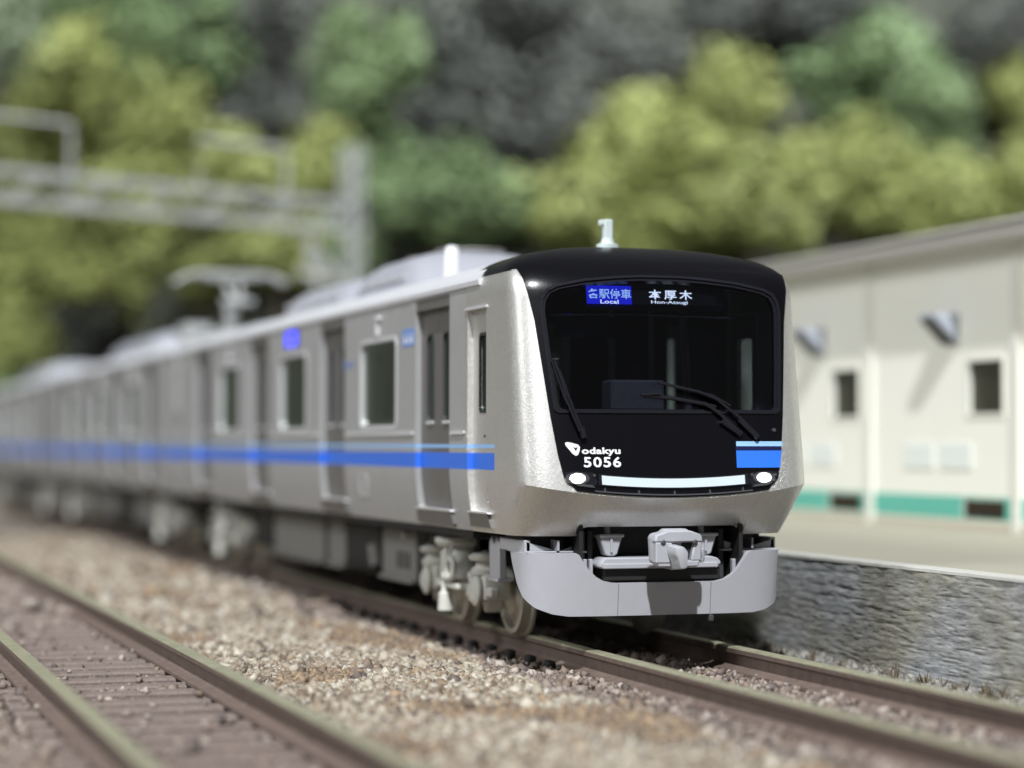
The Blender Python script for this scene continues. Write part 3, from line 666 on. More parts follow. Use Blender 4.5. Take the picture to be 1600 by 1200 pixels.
# buffer beam, coupler and fittings in the opening
MB().box(-.82, .82, .62, .70, .50, 1.2).box(-.84, -.80, .25, .7, .62, 1.2).box(.80, .84, .25, .7, .62, 1.2).box(-.6, .6, .24, .6, .66, .80, .02).obj('buffer_beam', M['matt'], lead)
for x in (-.72, -.64, .72): MB().box(x-.03, x+.03, .50, .60, .66, 1.15, .01).obj('beam_rib', M['dark'], lead)
CO = (-.05, -.24, 0)
cp = MB().prism([(-.225, .93), (-.235, 1.10), (-.21, 1.135), (-.13, 1.15), (-.10, 1.18), (.12, 1.18), (.15, 1.15), (.22, 1.135), (.245, 1.10), (.235, .93), (.15, .83), (.06, .80), (-.05, .80), (-.12, .82), (-.225, .87)], 'y', .02, .15, .018, seg=2)
cp.obj('coupler_head', M['skirt'], lead, CO)
cp = MB().prism([(-.225, .86), (-.075, .86), (-.055, 1.05), (-.225, 1.06)], 'y', -.06, .05, .012)
cp.prism([(.13, .88), (.235, .88), (.240, 1.06), (.165, 1.06)], 'y', -.05, .05, .012).prism([(-.235, 1.055), (.245, 1.055), (.235, 1.125), (.12, 1.165), (-.10, 1.165), (-.225, 1.125)], 'y', -.06, .05, .014)
cp.prism([(-.2, .825), (.2, .825), (.225, .885), (-.225, .885)], 'y', -.05, .05, .012).obj('coupler_frame', M['skirt'], lead, CO)
kn = MB()
kn.prism([(-.125, 1.04), (-.02, 1.045), (.035, .98), (.03, .90), (.02, .80), (-.06, .79), (-.09, .90), (-.12, .95)], 'y', .05, -.26, .02, .82, 2)
kn.obj('coupler_knuckle', M['skirt'], lead, CO)
for x in (-.155, .165): MB().lathe([(.022, 0), (.026, -.012), (.012, -.02)], (x, -.055, 1.055), 'y', 10).obj('coupler_bolt', M['dark'], lead, CO)
MB().box(.06, .17, .010, .019, .90, 1.05, .002).obj('coupler_socket', M['matt'], lead, CO)
MB().lathe([(.035, -.02), (.05, 0), (.05, .10), (.035, .12)], (.275, .10, .88), 'z', 14).tube([(.24, .05, .98), (.285, .06, .93), (.285, .08, .86)], .022, 8).obj('uncoupling_lever', M['skirt'], lead, CO)
MB().prism([(-.66, .82), (-.63, .79), (.55, .79), (.60, .83), (.56, .88), (.48, .90), (-.20, .895), (-.60, .895)], 'y', .20, .52, .014).box(-.62, .55, .17, .21, .79, .84, .008).lathe([(.08, 0), (.085, .02), (.05, .035)], (.36, .30, .897), 'z', 16).obj('cross_bar', M['skirt'], lead)
for x in (-.50, .47):
    c = MB().prism([(x-.12, 1.10), (x+.12, 1.10), (x+.065, .92), (x+.03, .905), (x-.03, .905), (x-.065, .92)], 'y', .30, .42, .012)
    c.box(x-.125, x+.125, .27, .44, 1.085, 1.115, .008).box(x-.012, x+.012, .28, .31, .94, 1.08, .004).tube([(x, .4, 1.11), (x, .42, 1.19)], .03, 8).obj('pipe_cock', M['skirt'], lead)
for x in (-.76, -.70): MB().box(x-.018, x+.018, .30, .36, .70, .88, .006).obj('skirt_stay', M['skirt'], lead)
for x in (.78,): MB().box(x-.018, x+.018, .32, .38, .70, .86, .006).obj('skirt_stay', M['skirt'], lead)
bog = make_bogie(lead, 3.45)
b2 = copy_tree(bog, lead); b2.location = (0, 16.6, 0)
under_boxes(lead, [(5.15, 6.65, .36, .98, 'under', 3), (6.8, 8.4, .42, .98, 'matt', 0), (8.6, 9.5, .36, .98, 'under', 0), (9.8, 13.0, .36, .98, 'under', 0), (13.2, 14.4, .45, .98, 'matt', 0)])
MB().tube([(-.95, 4.9, .95), (-1.0, 5.0, .72), (-1.0, 5.1, .62)], .03).obj('air_pipe', M['under'], lead)
MB().tube([(-1.1, 6.9, .5), (-1.12, 6.95, .75)], .09, 10).obj('air_filter', M['under'], lead)

# ------------------------------------------------------------------ following cars
mid = thing('passenger_car', 'silver passenger car carrying the raised pantograph, coupled directly behind the cab car', 'train car', (0, 19.85, 0), group='train cars coupled in one train')
DM = [9.75-6.9, 9.75-2.3, 9.75+2.3, 9.75+6.9]; WM = [9.75-4.6, 9.75, 9.75+4.6]
car_shell(mid, 0, 19.5, DM, WM, 0.)
end_wall(mid, 0, -1); end_wall(mid, 19.5, 1)
ac_unit(mid, 5.6, 12.4, 4.30)
b3 = copy_tree(bog, mid); b3.location = (0, 2.9, 0)
b4 = copy_tree(bog, mid); b4.location = (0, 16.6, 0)
under_boxes(mid, [(5.0, 7.2, .36, .98, 'under', 0), (7.5, 9.3, .36, .98, 'matt', 0), (9.6, 12.0, .36, .98, 'under', 0), (12.3, 14.3, .40, .98, 'under', 0)])
third = copy_tree(mid); third.location = (0, 39.7, 0)
third['label'] = 'last silver passenger car in view, blurred, behind the car with the pantograph'
# pantograph (second car only)
pg = MB().box(-.75, .75, 1.7, 3.3, 4.02, 4.10, .01).box(-.95, -.45, 2.0, 2.9, 3.9, 4.22, .02).box(.45, .95, 2.0, 2.9, 3.9, 4.22, .02)
for x in (-.62, .62):
    for y in (1.85, 3.15): pg.lathe([(.05, 0), (.09, .03), (.05, .06), (.09, .09), (.05, .12)], (x, y, 3.86), 'z', 12)
pg = pg.obj('pantograph', M['gantry'], mid)
MB().tube([(0, 3.2, 4.14), (0, 1.75, 4.62)], .05, 10).tube([(-.3, 1.75, 4.62), (.3, 1.75, 4.62)], .05).tube([(-.05, 1.75, 4.62), (-.16, 2.5, 5.10)], .05).tube([(.05, 1.75, 4.62), (.16, 2.5, 5.10)], .05).box(-.10, .10, 2.25, 2.65, 4.1, 4.75, .02).obj('arm', M['gantry'], pg)
for y in (2.3, 2.7):
    MB().tube([(-1.05, y, 5.02), (-.85, y, 5.14), (-.6, y, 5.18), (.6, y, 5.18), (.85, y, 5.14), (1.05, y, 5.02)], .04, 8).obj('collector_strip', M['gantry'], pg)
MB().box(-.5, .5, 2.25, 2.75, 5.08, 5.13, .01).obj('collector_head', M['gantry'], pg)

# ------------------------------------------------------------------ tracks
def make_track(label, xc, gauge, clips):
    t = thing('railway_track', label, 'railway track', (xc, 0, -.24), group='two parallel railway tracks')
    prof = [(.0, .24), (.055, .24), (.066, .225), (.066, .185), (.030, .165), (.024, .07), (.06, .045), (.145, .03), (.145, .0)]
    prof = [(-x, z) for x, z in reversed(prof[1:])] + prof[1:]
    for s in (-1, 1):
        r = MB().prism([(x+s*gauge/2, z) for x, z in prof], 'y', -14, 60).obj('rail', M['rail'], t, smooth=20)
        me = r.data; me.materials.append(M['railtop'])
        for p in me.polygons:
            if p.normal.z > .9 and p.center.z > .2: p.material_index = 1
            elif p.normal.z > .3 and p.center.z > .2: p.material_index = 1
    bm_ = MB().box(-1.08, 1.08, -.14, .14, -.14, -.003, .02); sm = bm_.mesh('sleeper'); sm.materials.append(M['sleeper'])
    cm = MB().box(-.05, .05, -.075, .075, -.003, .10, .03, 2).mesh('rail_clip'); cm.materials.append(M['matt'])
    y = -12.6; i = 0
    while y < 58:
        o = bpy.data.objects.new('sleeper', sm); COL.objects.link(o); o.parent = t; o.location = (random.uniform(-.02, .02), y+random.uniform(-.02, .02), random.uniform(-.008, .004))
        if clips and 1.0 < y < 12:
            for q in (-1, 1):
                c = bpy.data.objects.new('rail_clip', cm); COL.objects.link(c); c.parent = o; c.location = (q*(gauge/2+.26), 0, 0)
        y += .62; i += 1
    return t
make_track('track with brown rails that the silver train stands on, beside the stone wall', .12, 1.47, True)
make_track('empty track with brown rails and bare sleepers in front, left of the train', -5.08, 1.53, False)

# ------------------------------------------------------------------ ground, ballast, hill
def terr(x, y):
    t = min(1, max(0, (9-x)/7)); t = t*t*(3-2*t); d = max(0, y-46+.15*(x-10)-20*t); return -.3+.62*d*min(1, d/14)
def gz(x, y):
    n = noise.noise(Vector((x*.8, y*.5, 0)))*.03+noise.noise(Vector((x*2.5, y*2.5, 3)))*.012
    b = -.285
    if -4.0 < x < -1.25: b = -.235
    if abs(x+5.08) < 1.1: b = -.36
    if x < -7.2: b = -.30
    return b+n
def ground():
    xs = np.concatenate([np.linspace(-56, -10, 8), np.linspace(-9, 2.9, 70), np.linspace(3.4, 110, 16)]); ys = np.concatenate([np.linspace(-36, -12, 5), np.linspace(-11, 14, 120), np.linspace(15, 120, 16)])
    V = [(x, y, gz(x, y) if -9 <= x <= 3 and -11 <= y <= 15 else -.30) for y in ys for x in xs]; n = len(xs)
    F = [(j*n+i, j*n+i+1, (j+1)*n+i+1, (j+1)*n+i) for j in range(len(ys)-1) for i in range(n-1)]
    return kind(MB().add(V, F).obj('ground', M['ground'], smooth=80), 'structure')
ground()
def hill():
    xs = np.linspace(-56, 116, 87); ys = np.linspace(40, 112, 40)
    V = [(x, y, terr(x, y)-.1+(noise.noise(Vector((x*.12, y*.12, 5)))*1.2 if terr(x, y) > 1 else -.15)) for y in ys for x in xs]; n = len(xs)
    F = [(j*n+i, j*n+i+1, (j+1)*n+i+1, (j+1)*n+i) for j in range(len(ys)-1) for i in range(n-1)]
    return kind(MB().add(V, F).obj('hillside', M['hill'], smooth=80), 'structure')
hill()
def stones(n, x0, x1, y0, y1, smin, smax):
    x = RNG.uniform(x0, x1, n); y = RNG.uniform(y0, y1, n)
    keep = np.ones(n, bool)
    for c in (.12-.735, .12+.735, -5.08-.765, -5.08+.765): keep &= np.abs(x-c) > .13
    lt = np.abs(x+5.08) < 1.15; ph = np.abs(((y+12.6) % .62)-.31)      # .31 on a sleeper centre line
    on_sl = (ph > .17); keep &= ~(lt & on_sl & (RNG.random(n) < .945))
    rt_ = np.abs(x-.12) < 1.0; keep &= ~(rt_ & on_sl & (RNG.random(n) < .45))
    keep &= ~((x > -1.06) & (x < -.74) & (y > 1) & (y < 10) & (RNG.random(n) < .85))
    x, y = x[keep], y[keep]; n = len(x); lt = np.abs(x+5.08) < 1.15; rt_ = np.abs(x-.12) < 1.1
    z = np.array([gz(a, b) for a, b in zip(x, y)])
    z = np.where(rt_, -.255+RNG.uniform(-.01, .02, n), z); z = np.where(lt, np.where(((y+12.6) % .62 > .14) & ((y+12.6) % .62 < .48), -.335, -.24)+RNG.uniform(-.01, .015, n), z)
    s = RNG.uniform(smin, smax, n)*np.where(RNG.random(n) < .06, 1.6, 1.0)
    z = z+s*RNG.uniform(.0, .5, n)
    base = np.array([(a, b, c) for a in (-1, 1) for b in (-1, 1) for c in (-1, 1)], float)*.55
    V = base[None]+RNG.uniform(-.22, .22, (n, 8, 3)); V *= (s[:, None]*RNG.uniform(.6, 1.25, (n, 3)))[:, None, :]
    q = RNG.normal(size=(n, 4)); q /= np.linalg.norm(q, axis=1)[:, None]; a, b, c, d = q.T
    Rm = np.stack([1-2*(c*c+d*d), 2*(b*c-a*d), 2*(b*d+a*c), 2*(b*c+a*d), 1-2*(b*b+d*d), 2*(c*d-a*b), 2*(b*d-a*c), 2*(c*d+a*b), 1-2*(b*b+c*c)], 1).reshape(n, 3, 3)
    V = np.einsum('nij,nkj->nki', Rm, V)+np.stack([x, y, z], 1)[:, None, :]
    Q = np.array([(0, 1, 3, 2), (4, 6, 7, 5), (0, 4, 5, 1), (2, 3, 7, 6), (0, 2, 6, 4), (1, 5, 7, 3)])
    F = (np.arange(n)[:, None, None]*8+Q[None]).reshape(-1, 4)
    pal = np.array([(.33, .285, .22), (.25, .205, .155), (.42, .38, .315), (.175, .13, .095), (.11, .085, .075), (.27, .195, .125)])
    pal2 = np.array([(.21, .165, .14), (.165, .13, .112), (.27, .22, .19), (.115, .09, .08), (.33, .285, .25), (.20, .15, .115)])
    pal3 = np.array([(.22, .215, .20), (.27, .26, .235), (.18, .17, .155), (.14, .12, .10), (.25, .24, .22), (.20, .185, .16)])
    nz = np.array([noise.noise(Vector((a*.9, b*.55, 9))) for a, b in zip(x, y)])
    k = RNG.choice(6, n, p=[.28, .24, .22, .12, .05, .09]); col = pal[k]
    mid_ = (x > -3.9) & (x < -1.35+nz*.6)
    brown = ~mid_
    col = np.where(brown[:, None], pal2[RNG.choice(6, n)], col); col = np.where((mid_ & (nz > .28))[:, None], pal[np.where(RNG.random(n) < .5, 5, 3)], col)
    col = np.where((x > 1.35)[:, None], pal3[RNG.choice(6, n)], col); col = col*RNG.uniform(.75, 1.25, (n, 1))
    return V.reshape(-1, 3), F, np.repeat(np.concatenate([col, np.ones((n, 1))], 1), 8, 0)
def gravel():
    A = [stones(46000, -8.6, 2.5, -8.5, 8, .028, .054), stones(14000, -3.6, -.9, -4, 6, .024, .05), stones(16000, -8, 2.5, 8, 34, .06, .11)]
    V = np.concatenate([a[0] for a in A]); C = np.concatenate([a[2] for a in A]); o = np.cumsum([0]+[len(a[0]) for a in A[:-1]])
    F = np.concatenate([a[1]+k for a, k in zip(A, o)])
    me = bpy.data.meshes.new('gravel'); me.vertices.add(len(V)); me.vertices.foreach_set('co', V.astype(np.float32).ravel())
    me.loops.add(F.size); me.loops.foreach_set('vertex_index', F.astype(np.int32).ravel())
    me.polygons.add(len(F)); me.polygons.foreach_set('loop_start', (np.arange(len(F))*4).astype(np.int32)); me.polygons.foreach_set('loop_total', np.full(len(F), 4, np.int32))
    at = me.color_attributes.new('Col', 'FLOAT_COLOR', 'POINT'); at.data.foreach_set('color', C.astype(np.float32).ravel())
    me.update(calc_edges=True); me.validate()
    return kind(link('gravel', me, M['stone']), 'stuff')
gravel()

# ------------------------------------------------------------------ retaining wall and platform
def retaining_wall():
    t = thing('retaining_wall', 'rough grey brown stone-carved retaining wall with pale coping right of the train', 'retaining wall', (2.42, 0, -.3))
    ys = np.concatenate([np.arange(-9, -5, .12), np.arange(-5, 7, .03), np.arange(7, 46, .35)]); zs = np.linspace(-.05, 1.045, 84); V = []
    for y in ys:
        for z in zs:
            q = z+.03*noise.noise(Vector((y*1.3, z*3, 2)))
            a = noise.fractal(Vector((y*1.3, q*17, 1.3)), .9, 2.1, 3)*.005 + noise.noise(Vector((y*.7, z*2.2, 7)))*.015
            st = abs(noise.noise(Vector((y*1.0, q*23, 4)))); a += .010*max(0, .12-st)/.12
            a += .004*noise.noise(Vector((y*7, q*45, 2)))
            V.append((a+.10*(z-.5), y, z))
    n = len(zs); F = [(j*n+i, j*n+i+1, (j+1)*n+i+1, (j+1)*n+i) for j in range(len(ys)-1) for i in range(n-1)]
    MB().add(V, F).obj('wall_face', M['rock'], t, smooth=60)
    V = []; k = len(ys)
    for y in ys:
        e = noise.noise(Vector((y*3, 0, 0)))*.012
        V += [(.05+e, y, 1.042), (.055+e, y, 1.07+e*.4), (.08+e, y, 1.083), (.26, y, 1.083), (.26, y, 1.042)]
    F = [(j*5+i, j*5+(i+1) % 5, (j+1)*5+(i+1) % 5, (j+1)*5+i) for j in range(k-1) for i in range(5)]
    F += [(0, 1, 2, 3, 4), tuple((k-1)*5+i for i in (4, 3, 2, 1, 0))]
    MB().add(V, F).obj('coping', M['coping'], t, smooth=40)
retaining_wall()
kind(MB().box(2.68, 40, -20, 46, .3, .768).obj('pavement', M['pave']), 'structure')
def weeds():
    V = []; F = []
    for c in range(38):
        y = random.uniform(-4.5, 7); x = 2.28+random.uniform(-.35, .05); n = random.randint(5, 12)
        big = random.random() < .35
        for i in range(n):
            a = random.uniform(0, 6.28); l = random.uniform(.05, .11)*(1.7 if big else 1); le = random.uniform(.01, .06)
            b = Vector((x+random.uniform(-.05, .05), y+random.uniform(-.05, .05), -.30)); tip = b+Vector((math.cos(a)*le*1.5, math.sin(a)*le*1.5, l+.03)); q = Vector((-math.sin(a), math.cos(a), 0))*random.uniform(.006, .014)
            k = len(V); V += [b-q, b+q, (b+tip)/2+q*1.2, tip, (b+tip)/2-q*1.2]; F += [(k, k+1, k+2, k+3, k+4)]
    return kind(MB().add(V, F).obj('dry_weeds', M['weed'], smooth=None), 'stuff')
weeds()
def fibres():
    V = []; F = []
    for c in range(260):
        x = random.uniform(-3.8, -.95); y = random.uniform(-6, 7); z = gz(x, y)+.03; a = random.uniform(0, 6.28); l = random.uniform(.05, .16); up_ = random.uniform(.0, .10)
        p0 = Vector((x, y, z)); p2 = p0+Vector((math.cos(a)*l, math.sin(a)*l, up_)); p1 = (p0+p2)/2+Vector((0, 0, random.uniform(.01, .04))); q = Vector((0, 0, .004)); r = Vector((-math.sin(a), math.cos(a), 0))*.004
        k = len(V); V += [p0-r, p0+r, p1-r, p1+r, p2]; F += [(k, k+1, k+3, k+2), (k+2, k+3, k+4)]
    return kind(MB().add(V, F).obj('dry_grass', M['coping'], smooth=None), 'stuff')
fibres()

# ------------------------------------------------------------------ cream building behind
def building():
    t = thing('station_building', 'long cream building with teal base band, square dark windows and grey eave behind the wall', 'building', (7.7, 0, .768))
    # local: wall face at x = 0, z from 0
    pil = [-1.8, 2.5, 6.8, 11.1, 15.4, 19.7, 24.0]
    for a, b in zip(pil[:-1], pil[1:]):
        w = a+.84
        holes = [rrect(w-.49, w+.49, 1.61, 2.37, .004, 1), rrect(w-.50, w+.64, .17, .43, .004, 1)]
        sheet('wall_panel', [(a+.1, .12), (b-.1, .12), (b-.1, 3.92), (a+.1, 3.92)], holes, lambda y, z, o: (-o, y, z), M['cream'], t, .8, .12, 0, True, [], [])
        fr = sheet('window', rrect(w-.52, w+.52, 1.58, 2.40, .01, 1), [rrect(w-.47, w+.47, 1.63, 2.35, .01, 1)], lambda y, z, o: (-o, y, z), M['pilaster'], t, 1, .05, .02, True, [], [])
        MB().box(.06, .08, w-.49, w+.49, 1.61, 2.37).obj('pane', M['darkpane'], fr)
        v = MB().box(.05, .09, w-.50, w+.64, .17, .43).obj('vent', M['brownvent'], t)
        for i in range(4): MB().box(.0, .04, w-.49, w+.63, .19+i*.06, .205+i*.06).obj('slat', M['brownvent'], v)
        sheet('teal_band', [(a+.12, .165), (b-.12, .165), (b-.12, .475), (a+.12, .475)], [rrect(w-.52, w+.66, .16, .44, .004, 1)] and [[(w-.52, .18), (w+.66, .18), (w+.66, .45), (w-.52, .45)]], lambda y, z, o: (-o, y, z), M['teal'], t, 1, .01, .012, True, [], [])
        MB().box(-.02, -.002, a+1.2, a+2.1, .86, 1.22, .004).obj('notice_board', M['paleboard'], t)
        MB().box(-.02, -.002, a+2.3, a+3.2, .86, 1.22, .004).obj('notice_board', M['paleboard'], t)
        l = MB().prism([(-.40, 3.04), (-.38, 2.96), (-.04, 2.62), (-.003, 2.62), (-.003, 3.04)], 'y', w+.72, w+1.20, .02).obj('wall_lamp', M['lampblue'], t)
        MB().prism([(-.395, 2.955), (-.055, 2.615), (-.04, 2.63), (-.38, 2.968)], 'y', w+.76, w+1.16).obj('lens', M['dark'], l)
    for p in pil: MB().box(-.05, .12, p-.11, p+.11, .0, 3.92, .01).obj('pilaster', M['pilaster'], t)
    MB().box(-.03, .12, pil[0]-.1, pil[-1]+.1, .0, .118).obj('plinth', M['plinth'], t)
    MB().box(.12, 8, pil[0]-.1, pil[-1]+.1, 0, 3.92).obj('back_wall', M['cream'], t)
    MB().box(-.42, 8.3, pil[0]-.4, pil[-1]+.4, 3.925, 4.12, .01).box(-.5, 8.3, pil[0]-.45, pil[-1]+.45, 4.121, 4.17, .01).obj('roof', M['eave'], t)
building()

# ------------------------------------------------------------------ overhead line gantry
def gantry():
    P1 = Vector((2.75, 23.9, 0)); P0 = Vector((-7.6, 18.6, 0)); d = (P1-P0); L = d.length; rz = math.atan2(d.y, d.x)
    t = thing('catenary_gantry', 'pale grey lattice gantry spanning the tracks behind the cab car, blurred', 'gantry', (-7.47, 31.46, -1.06), rz); t.scale = (1.333, 1.333, 1.333)
    # local x runs along the beam from the far left mast to the right mast
    for x, h, b in ((0, 8.2, 0), (L, 8.25, 1.05)):
        m = MB()
        for a in (-.16, .16):
            for c in (-.14, .14): m.box(x+a-.028, x+a+.028, c-.028, c+.028, b, h)
        z = b+.3
        while z < h-.4:
            for c in (-.14, .14): m.tube([(x-.16, c, z), (x+.16, c, z+.4)], .022, 5)
            z += .4
        m.box(x-.22, x+.22, -.22, .22, b, b+.25).obj('mast', M['gantry'], t)
    for c in (-.18, .18):
        MB().box(.2, L-.2, c-.035, c+.035, 7.02, 7.10).obj('top_chord', M['gantry'], t); MB().box(.2, L-.2, c-.035, c+.035, 6.48, 6.57).obj('bottom_chord', M['gantry'], t)
    n = 16
    for i in range(n):
        a = .2+(L-.4)*i/n; b = .2+(L-.4)*(i+1)/n; z0, z1 = (6.53, 7.06) if i % 2 else (7.06, 6.53)
        for c in (-.18, .18): MB().tube([(a, c, z0), (b, c, z1)], .024, 5).obj('lattice_bar', M['gantry'], t)
    for xc in (L-2.75, L-7.7):
        MB().tube([(xc-1.05, 0, 7.1), (xc-1.05, 0, 8.0), (xc+1.05, 0, 8.0), (xc+1.05, 0, 6.4)], .05, 6).obj('hanger_frame', M['gantry'], t)
    MB().tube([(L-1.3, 0, 6.46), (L-.15, 0, 5.3)], .09, 6).tube([(L-.9, 0, 5.9), (L-.9, 0, 5.2)], .07, 6).tube([(L-1.4, 0, 5.6), (L-.1, 0, 5.5)], .07, 6).obj('brace', M['gantry'], t)
    MB().lathe([(.06, 0), (.09, .1), (.06, .2), (.09, .3), (.06, .4), (.08, .5)], (L-1.1, 0, 5.75), 'z', 10).obj('insulator', M['gantry'], t)
gantry()

# ------------------------------------------------------------------ trees on the hillside
def crown_mesh(seed):
    r = random.Random(seed); V = []; F = []; cl = []
    for i in range(26):
        while True:
            p = Vector((r.uniform(-1, 1), r.uniform(-1, 1), r.uniform(-.85, 1)))
            if p.length < .98: break
        cl.append((p*.70, r.uniform(.26, .42)))
    for c, rad in cl:
        for k in range(80):
            d = Vector((r.gauss(0, 1), r.gauss(0, 1), r.gauss(.15, 1))).normalized(); p = c+d*rad*r.uniform(.75, 1.12)
            nrm = (d+Vector((r.gauss(0, .5), r.gauss(0, .5), r.gauss(.2, .5)))).normalized()
            a = nrm.cross(Vector((r.gauss(0, 1), r.gauss(0, 1), r.gauss(0, 1)))).normalized(); b = nrm.cross(a); s = r.uniform(.05, .095)
            n = len(V); V += [p-a*s, p-b*s*.7, p+a*s, p+b*s*.7]; F.append((n, n+1, n+2, n+3))
    me = bpy.data.meshes.new('crown'); me.from_pydata([v[:] for v in V], [], F); me.update(); return me
CROWN = {k: [crown_mesh(s*10+i) for s in range(3)] for i, k in enumerate('ygpd')}
for k in CROWN:
    for me in CROWN[k]: me.materials.append(LEAF[k])
def trunk_mesh(seed):
    r = random.Random(seed); mb = MB(); mb.tube([(0, 0, -.35), (.03, 0, .2), (-.02, .03, .6), (.02, 0, 1.0)], [.11, .085, .065, .04], 8)
    for i in range(5):
        a = r.uniform(0, 6.28); z = r.uniform(.5, .85); l = r.uniform(.35, .55); mb.tube([(0, 0, z), (math.cos(a)*l*.5, math.sin(a)*l*.5, z+.2), (math.cos(a)*l, math.sin(a)*l, z+.45)], [.045, .03, .012], 6)
    me = mb.mesh('trunk'); me.materials.append(M['trunk']); return me
TRUNK = [trunk_mesh(i) for i in range(3)]
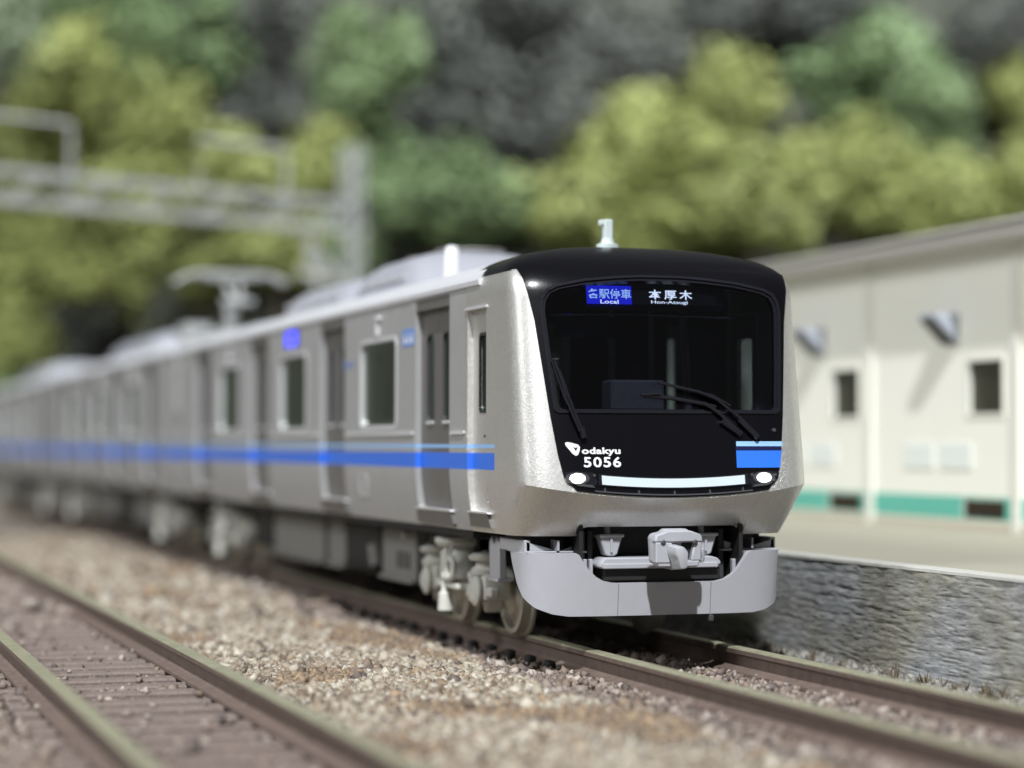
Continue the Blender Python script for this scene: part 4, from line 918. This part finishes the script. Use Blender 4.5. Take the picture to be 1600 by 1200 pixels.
TREES = [
(5.3, 78.7, 12.78, 4.31, 3.34, 3.06, 'y', 'large yellow-green tree high on the hill above the left half of the gantry'),
(3.6, 83.5, 11.68, 3.71, 3.18, 2.6, 'y', 'yellow-green tree left of the large one, right above the leftmost gantry frame'),
(6.6, 71.3, 11.72, 3.3, 2.33, 2.33, 'y', 'smaller yellow-green tree to the right of the large one above the gantry'),
(7.9, 72.6, 15.11, 3.32, 2.9, 2.37, 'g', 'mid green tree at the top edge above the gantry frame'),
(3.7, 92.1, 17.08, 4.41, 3.44, 3.13, 'p', 'pale grey-green tree in the top left corner'),
(6.4, 82.7, 18.26, 3.25, 3.19, 2.32, 'g', 'green tree at the top edge between the pale corner tree and the yellow-green one'),
(13.8, 66.9, 13.04, 3.74, 2.54, 2.66, 'g', 'round fresh green tree above the gantry mast, bordering the dark trees'),
(11.4, 71.7, 15.8, 2.95, 2.12, 2.12, 'd', 'dark tree in the gap between the two green trees at the top edge'),
(9.7, 65.9, 12.01, 2.41, 1.98, 1.73, 'd', 'small dark tree above the right half of the gantry beam'),
(17.3, 67.3, 13.57, 3.96, 2.58, 2.83, 'd', 'dark grey tree right beside the round fresh green tree'),
(21.7, 68.3, 14.64, 4.09, 3.17, 2.91, 'd', 'dark grey tree at the top edge above the middle of the train front'),
(18.9, 62.3, 10.65, 3.44, 2.95, 2.45, 'd', 'broad dark tree low between the small green trees and the yellow-green group'),
(24.1, 66.4, 13.68, 4.06, 2.87, 2.87, 'd', 'dark tree left of the highest yellow-green crown'),
(16.7, 63.5, 11.15, 2.75, 2.22, 1.97, 'd', 'dark tree just above the small green trees behind the train roof'),
(30.5, 70.1, 16.55, 3.52, 3.05, 2.49, 'd', 'dark tree at the top edge above the highest yellow-green crown'),
(41.6, 66.0, 15.06, 4.65, 2.48, 3.31, 'd', 'tall dark tree in the top right corner'),
(34.6, 71.8, 17.98, 3.19, 3.42, 2.28, 'd', 'dark tree at the top edge above the big green tree on the right'),
(14.5, 59.3, 8.37, 2.56, 2.57, 1.87, 'g', 'green tree straight above the roof unit of the cab car'),
(13.4, 62.4, 10.17, 2.01, 1.68, 1.44, 'g', 'small green tree right of the gantry mast top'),
(16.6, 59.7, 8.81, 1.99, 1.65, 1.42, 'g', 'small green tree just left of the yellow-green group behind the cab'),
(28.4, 65.1, 13.26, 2.92, 2.35, 2.09, 'y', 'highest yellow-green tree, left neighbour of the big green tree'),
(22.5, 60.7, 9.96, 3.08, 2.68, 2.2, 'y', 'yellow-green tree above the roof antenna of the cab car'),
(24.2, 58.5, 8.76, 3.37, 3.11, 2.4, 'y', 'broad yellow-green tree in the centre of the group above the black cab roof'),
(19.4, 58.4, 8.12, 2.63, 2.35, 1.88, 'y', 'yellow-green tree left of the roof antenna, lowest at the cab roof'),
(26.2, 57.1, 7.85, 3.01, 2.61, 2.14, 'y', 'yellow-green tree above the right corner of the cab roof'),
(30.5, 58.3, 9.26, 3.08, 2.32, 2.2, 'y', 'yellow-green tree directly below the big green tree'),
(33.1, 56.5, 8.34, 2.67, 2.66, 1.93, 'y', 'yellow-green tree just above the grey eave of the cream building'),
(22.6, 57.7, 7.86, 1.98, 2.59, 1.42, 'y', 'low yellow-green bushy tree right behind the roof antenna'),
(36.5, 56.8, 8.89, 2.76, 1.72, 1.97, 'y', 'yellow-green tree at the right edge above the building eave'),
(34.3, 64.2, 13.21, 3.9, 3.17, 2.77, 'g', 'big fresh green tree high on the right half of the hill'),
(35.8, 61.5, 11.72, 3.25, 2.06, 2.32, 'g', 'smaller green tree at the right foot of the big green one'),
(41.8, 64.8, 14.3, 2.46, 1.5, 1.77, 'y', 'small yellow tree at the right edge in front of the tall dark one'),
(3.1, 80.8, 9.03, 3.18, 2.81, 2.25, 'y', 'yellow-green tree showing through the left end of the gantry beam'),
(5.6, 69.9, 8.24, 2.98, 2.54, 2.03, 'y', 'yellow-green tree showing through the middle of the gantry beam'),
(8.3, 61.4, 8.75, 2.66, 2.57, 1.87, 'y', 'yellow-green tree behind the rectangular frame on the gantry beam'),
(11.3, 64.0, 10.96, 2.05, 1.7, 1.46, 'y', 'small yellow-green tree left beside the gantry mast top'),
(2.3, 78.4, 5.42, 3.51, 3.01, 2.47, 'y', 'yellow-green tree below the left end of the gantry, above the rear cars'),
(5.0, 70.5, 5.64, 2.81, 2.55, 2.04, 'y', 'yellow-green tree left of the pantograph, above the second car'),
(7.0, 63.1, 6.65, 2.28, 2.6, 1.66, 'y', 'yellow-green tree directly behind the pantograph'),
(8.7, 58.9, 6.79, 1.86, 2.04, 1.36, 'y', 'yellow-green tree between the pantograph and the cab car roof unit'),
(4.6, 71.2, 4.65, 2.04, 2.05, 1.41, 'd', 'dark bushy tree close above the second car roof'),
(10.7, 58.5, 6.73, 1.93, 1.37, 1.37, 'g', 'small green tree beside the lower part of the gantry mast'),
(0.9, 74.9, 2.19, 3.3, 1.58, 2.37, 'y', 'yellow-green tree at the left edge just above the last car'),
(0.2, 72.7, 0.93, 2.17, 1.54, 1.54, 'g', 'low green bushy tree at the left edge behind the end of the train')]
for i, (x, y, z, hc, rx, rz_, k, lab) in enumerate(TREES):
    t = thing('tree', lab, 'tree', (x, y, z), group='trees on the hillside')
    c = bpy.data.objects.new('crown', CROWN[k][i % 3]); COL.objects.link(c); c.parent = t; c.location = (0, 0, hc); c.scale = (rx*1.32, rx*1.32, rz_*1.28); c.rotation_euler = (0, 0, i*1.7)
    q = bpy.data.objects.new('trunk', TRUNK[i % 3]); COL.objects.link(q); q.parent = t; s_ = hc*.95; q.scale = (s_*.7, s_*.7, s_); q.rotation_euler = (0, 0, i*.9)
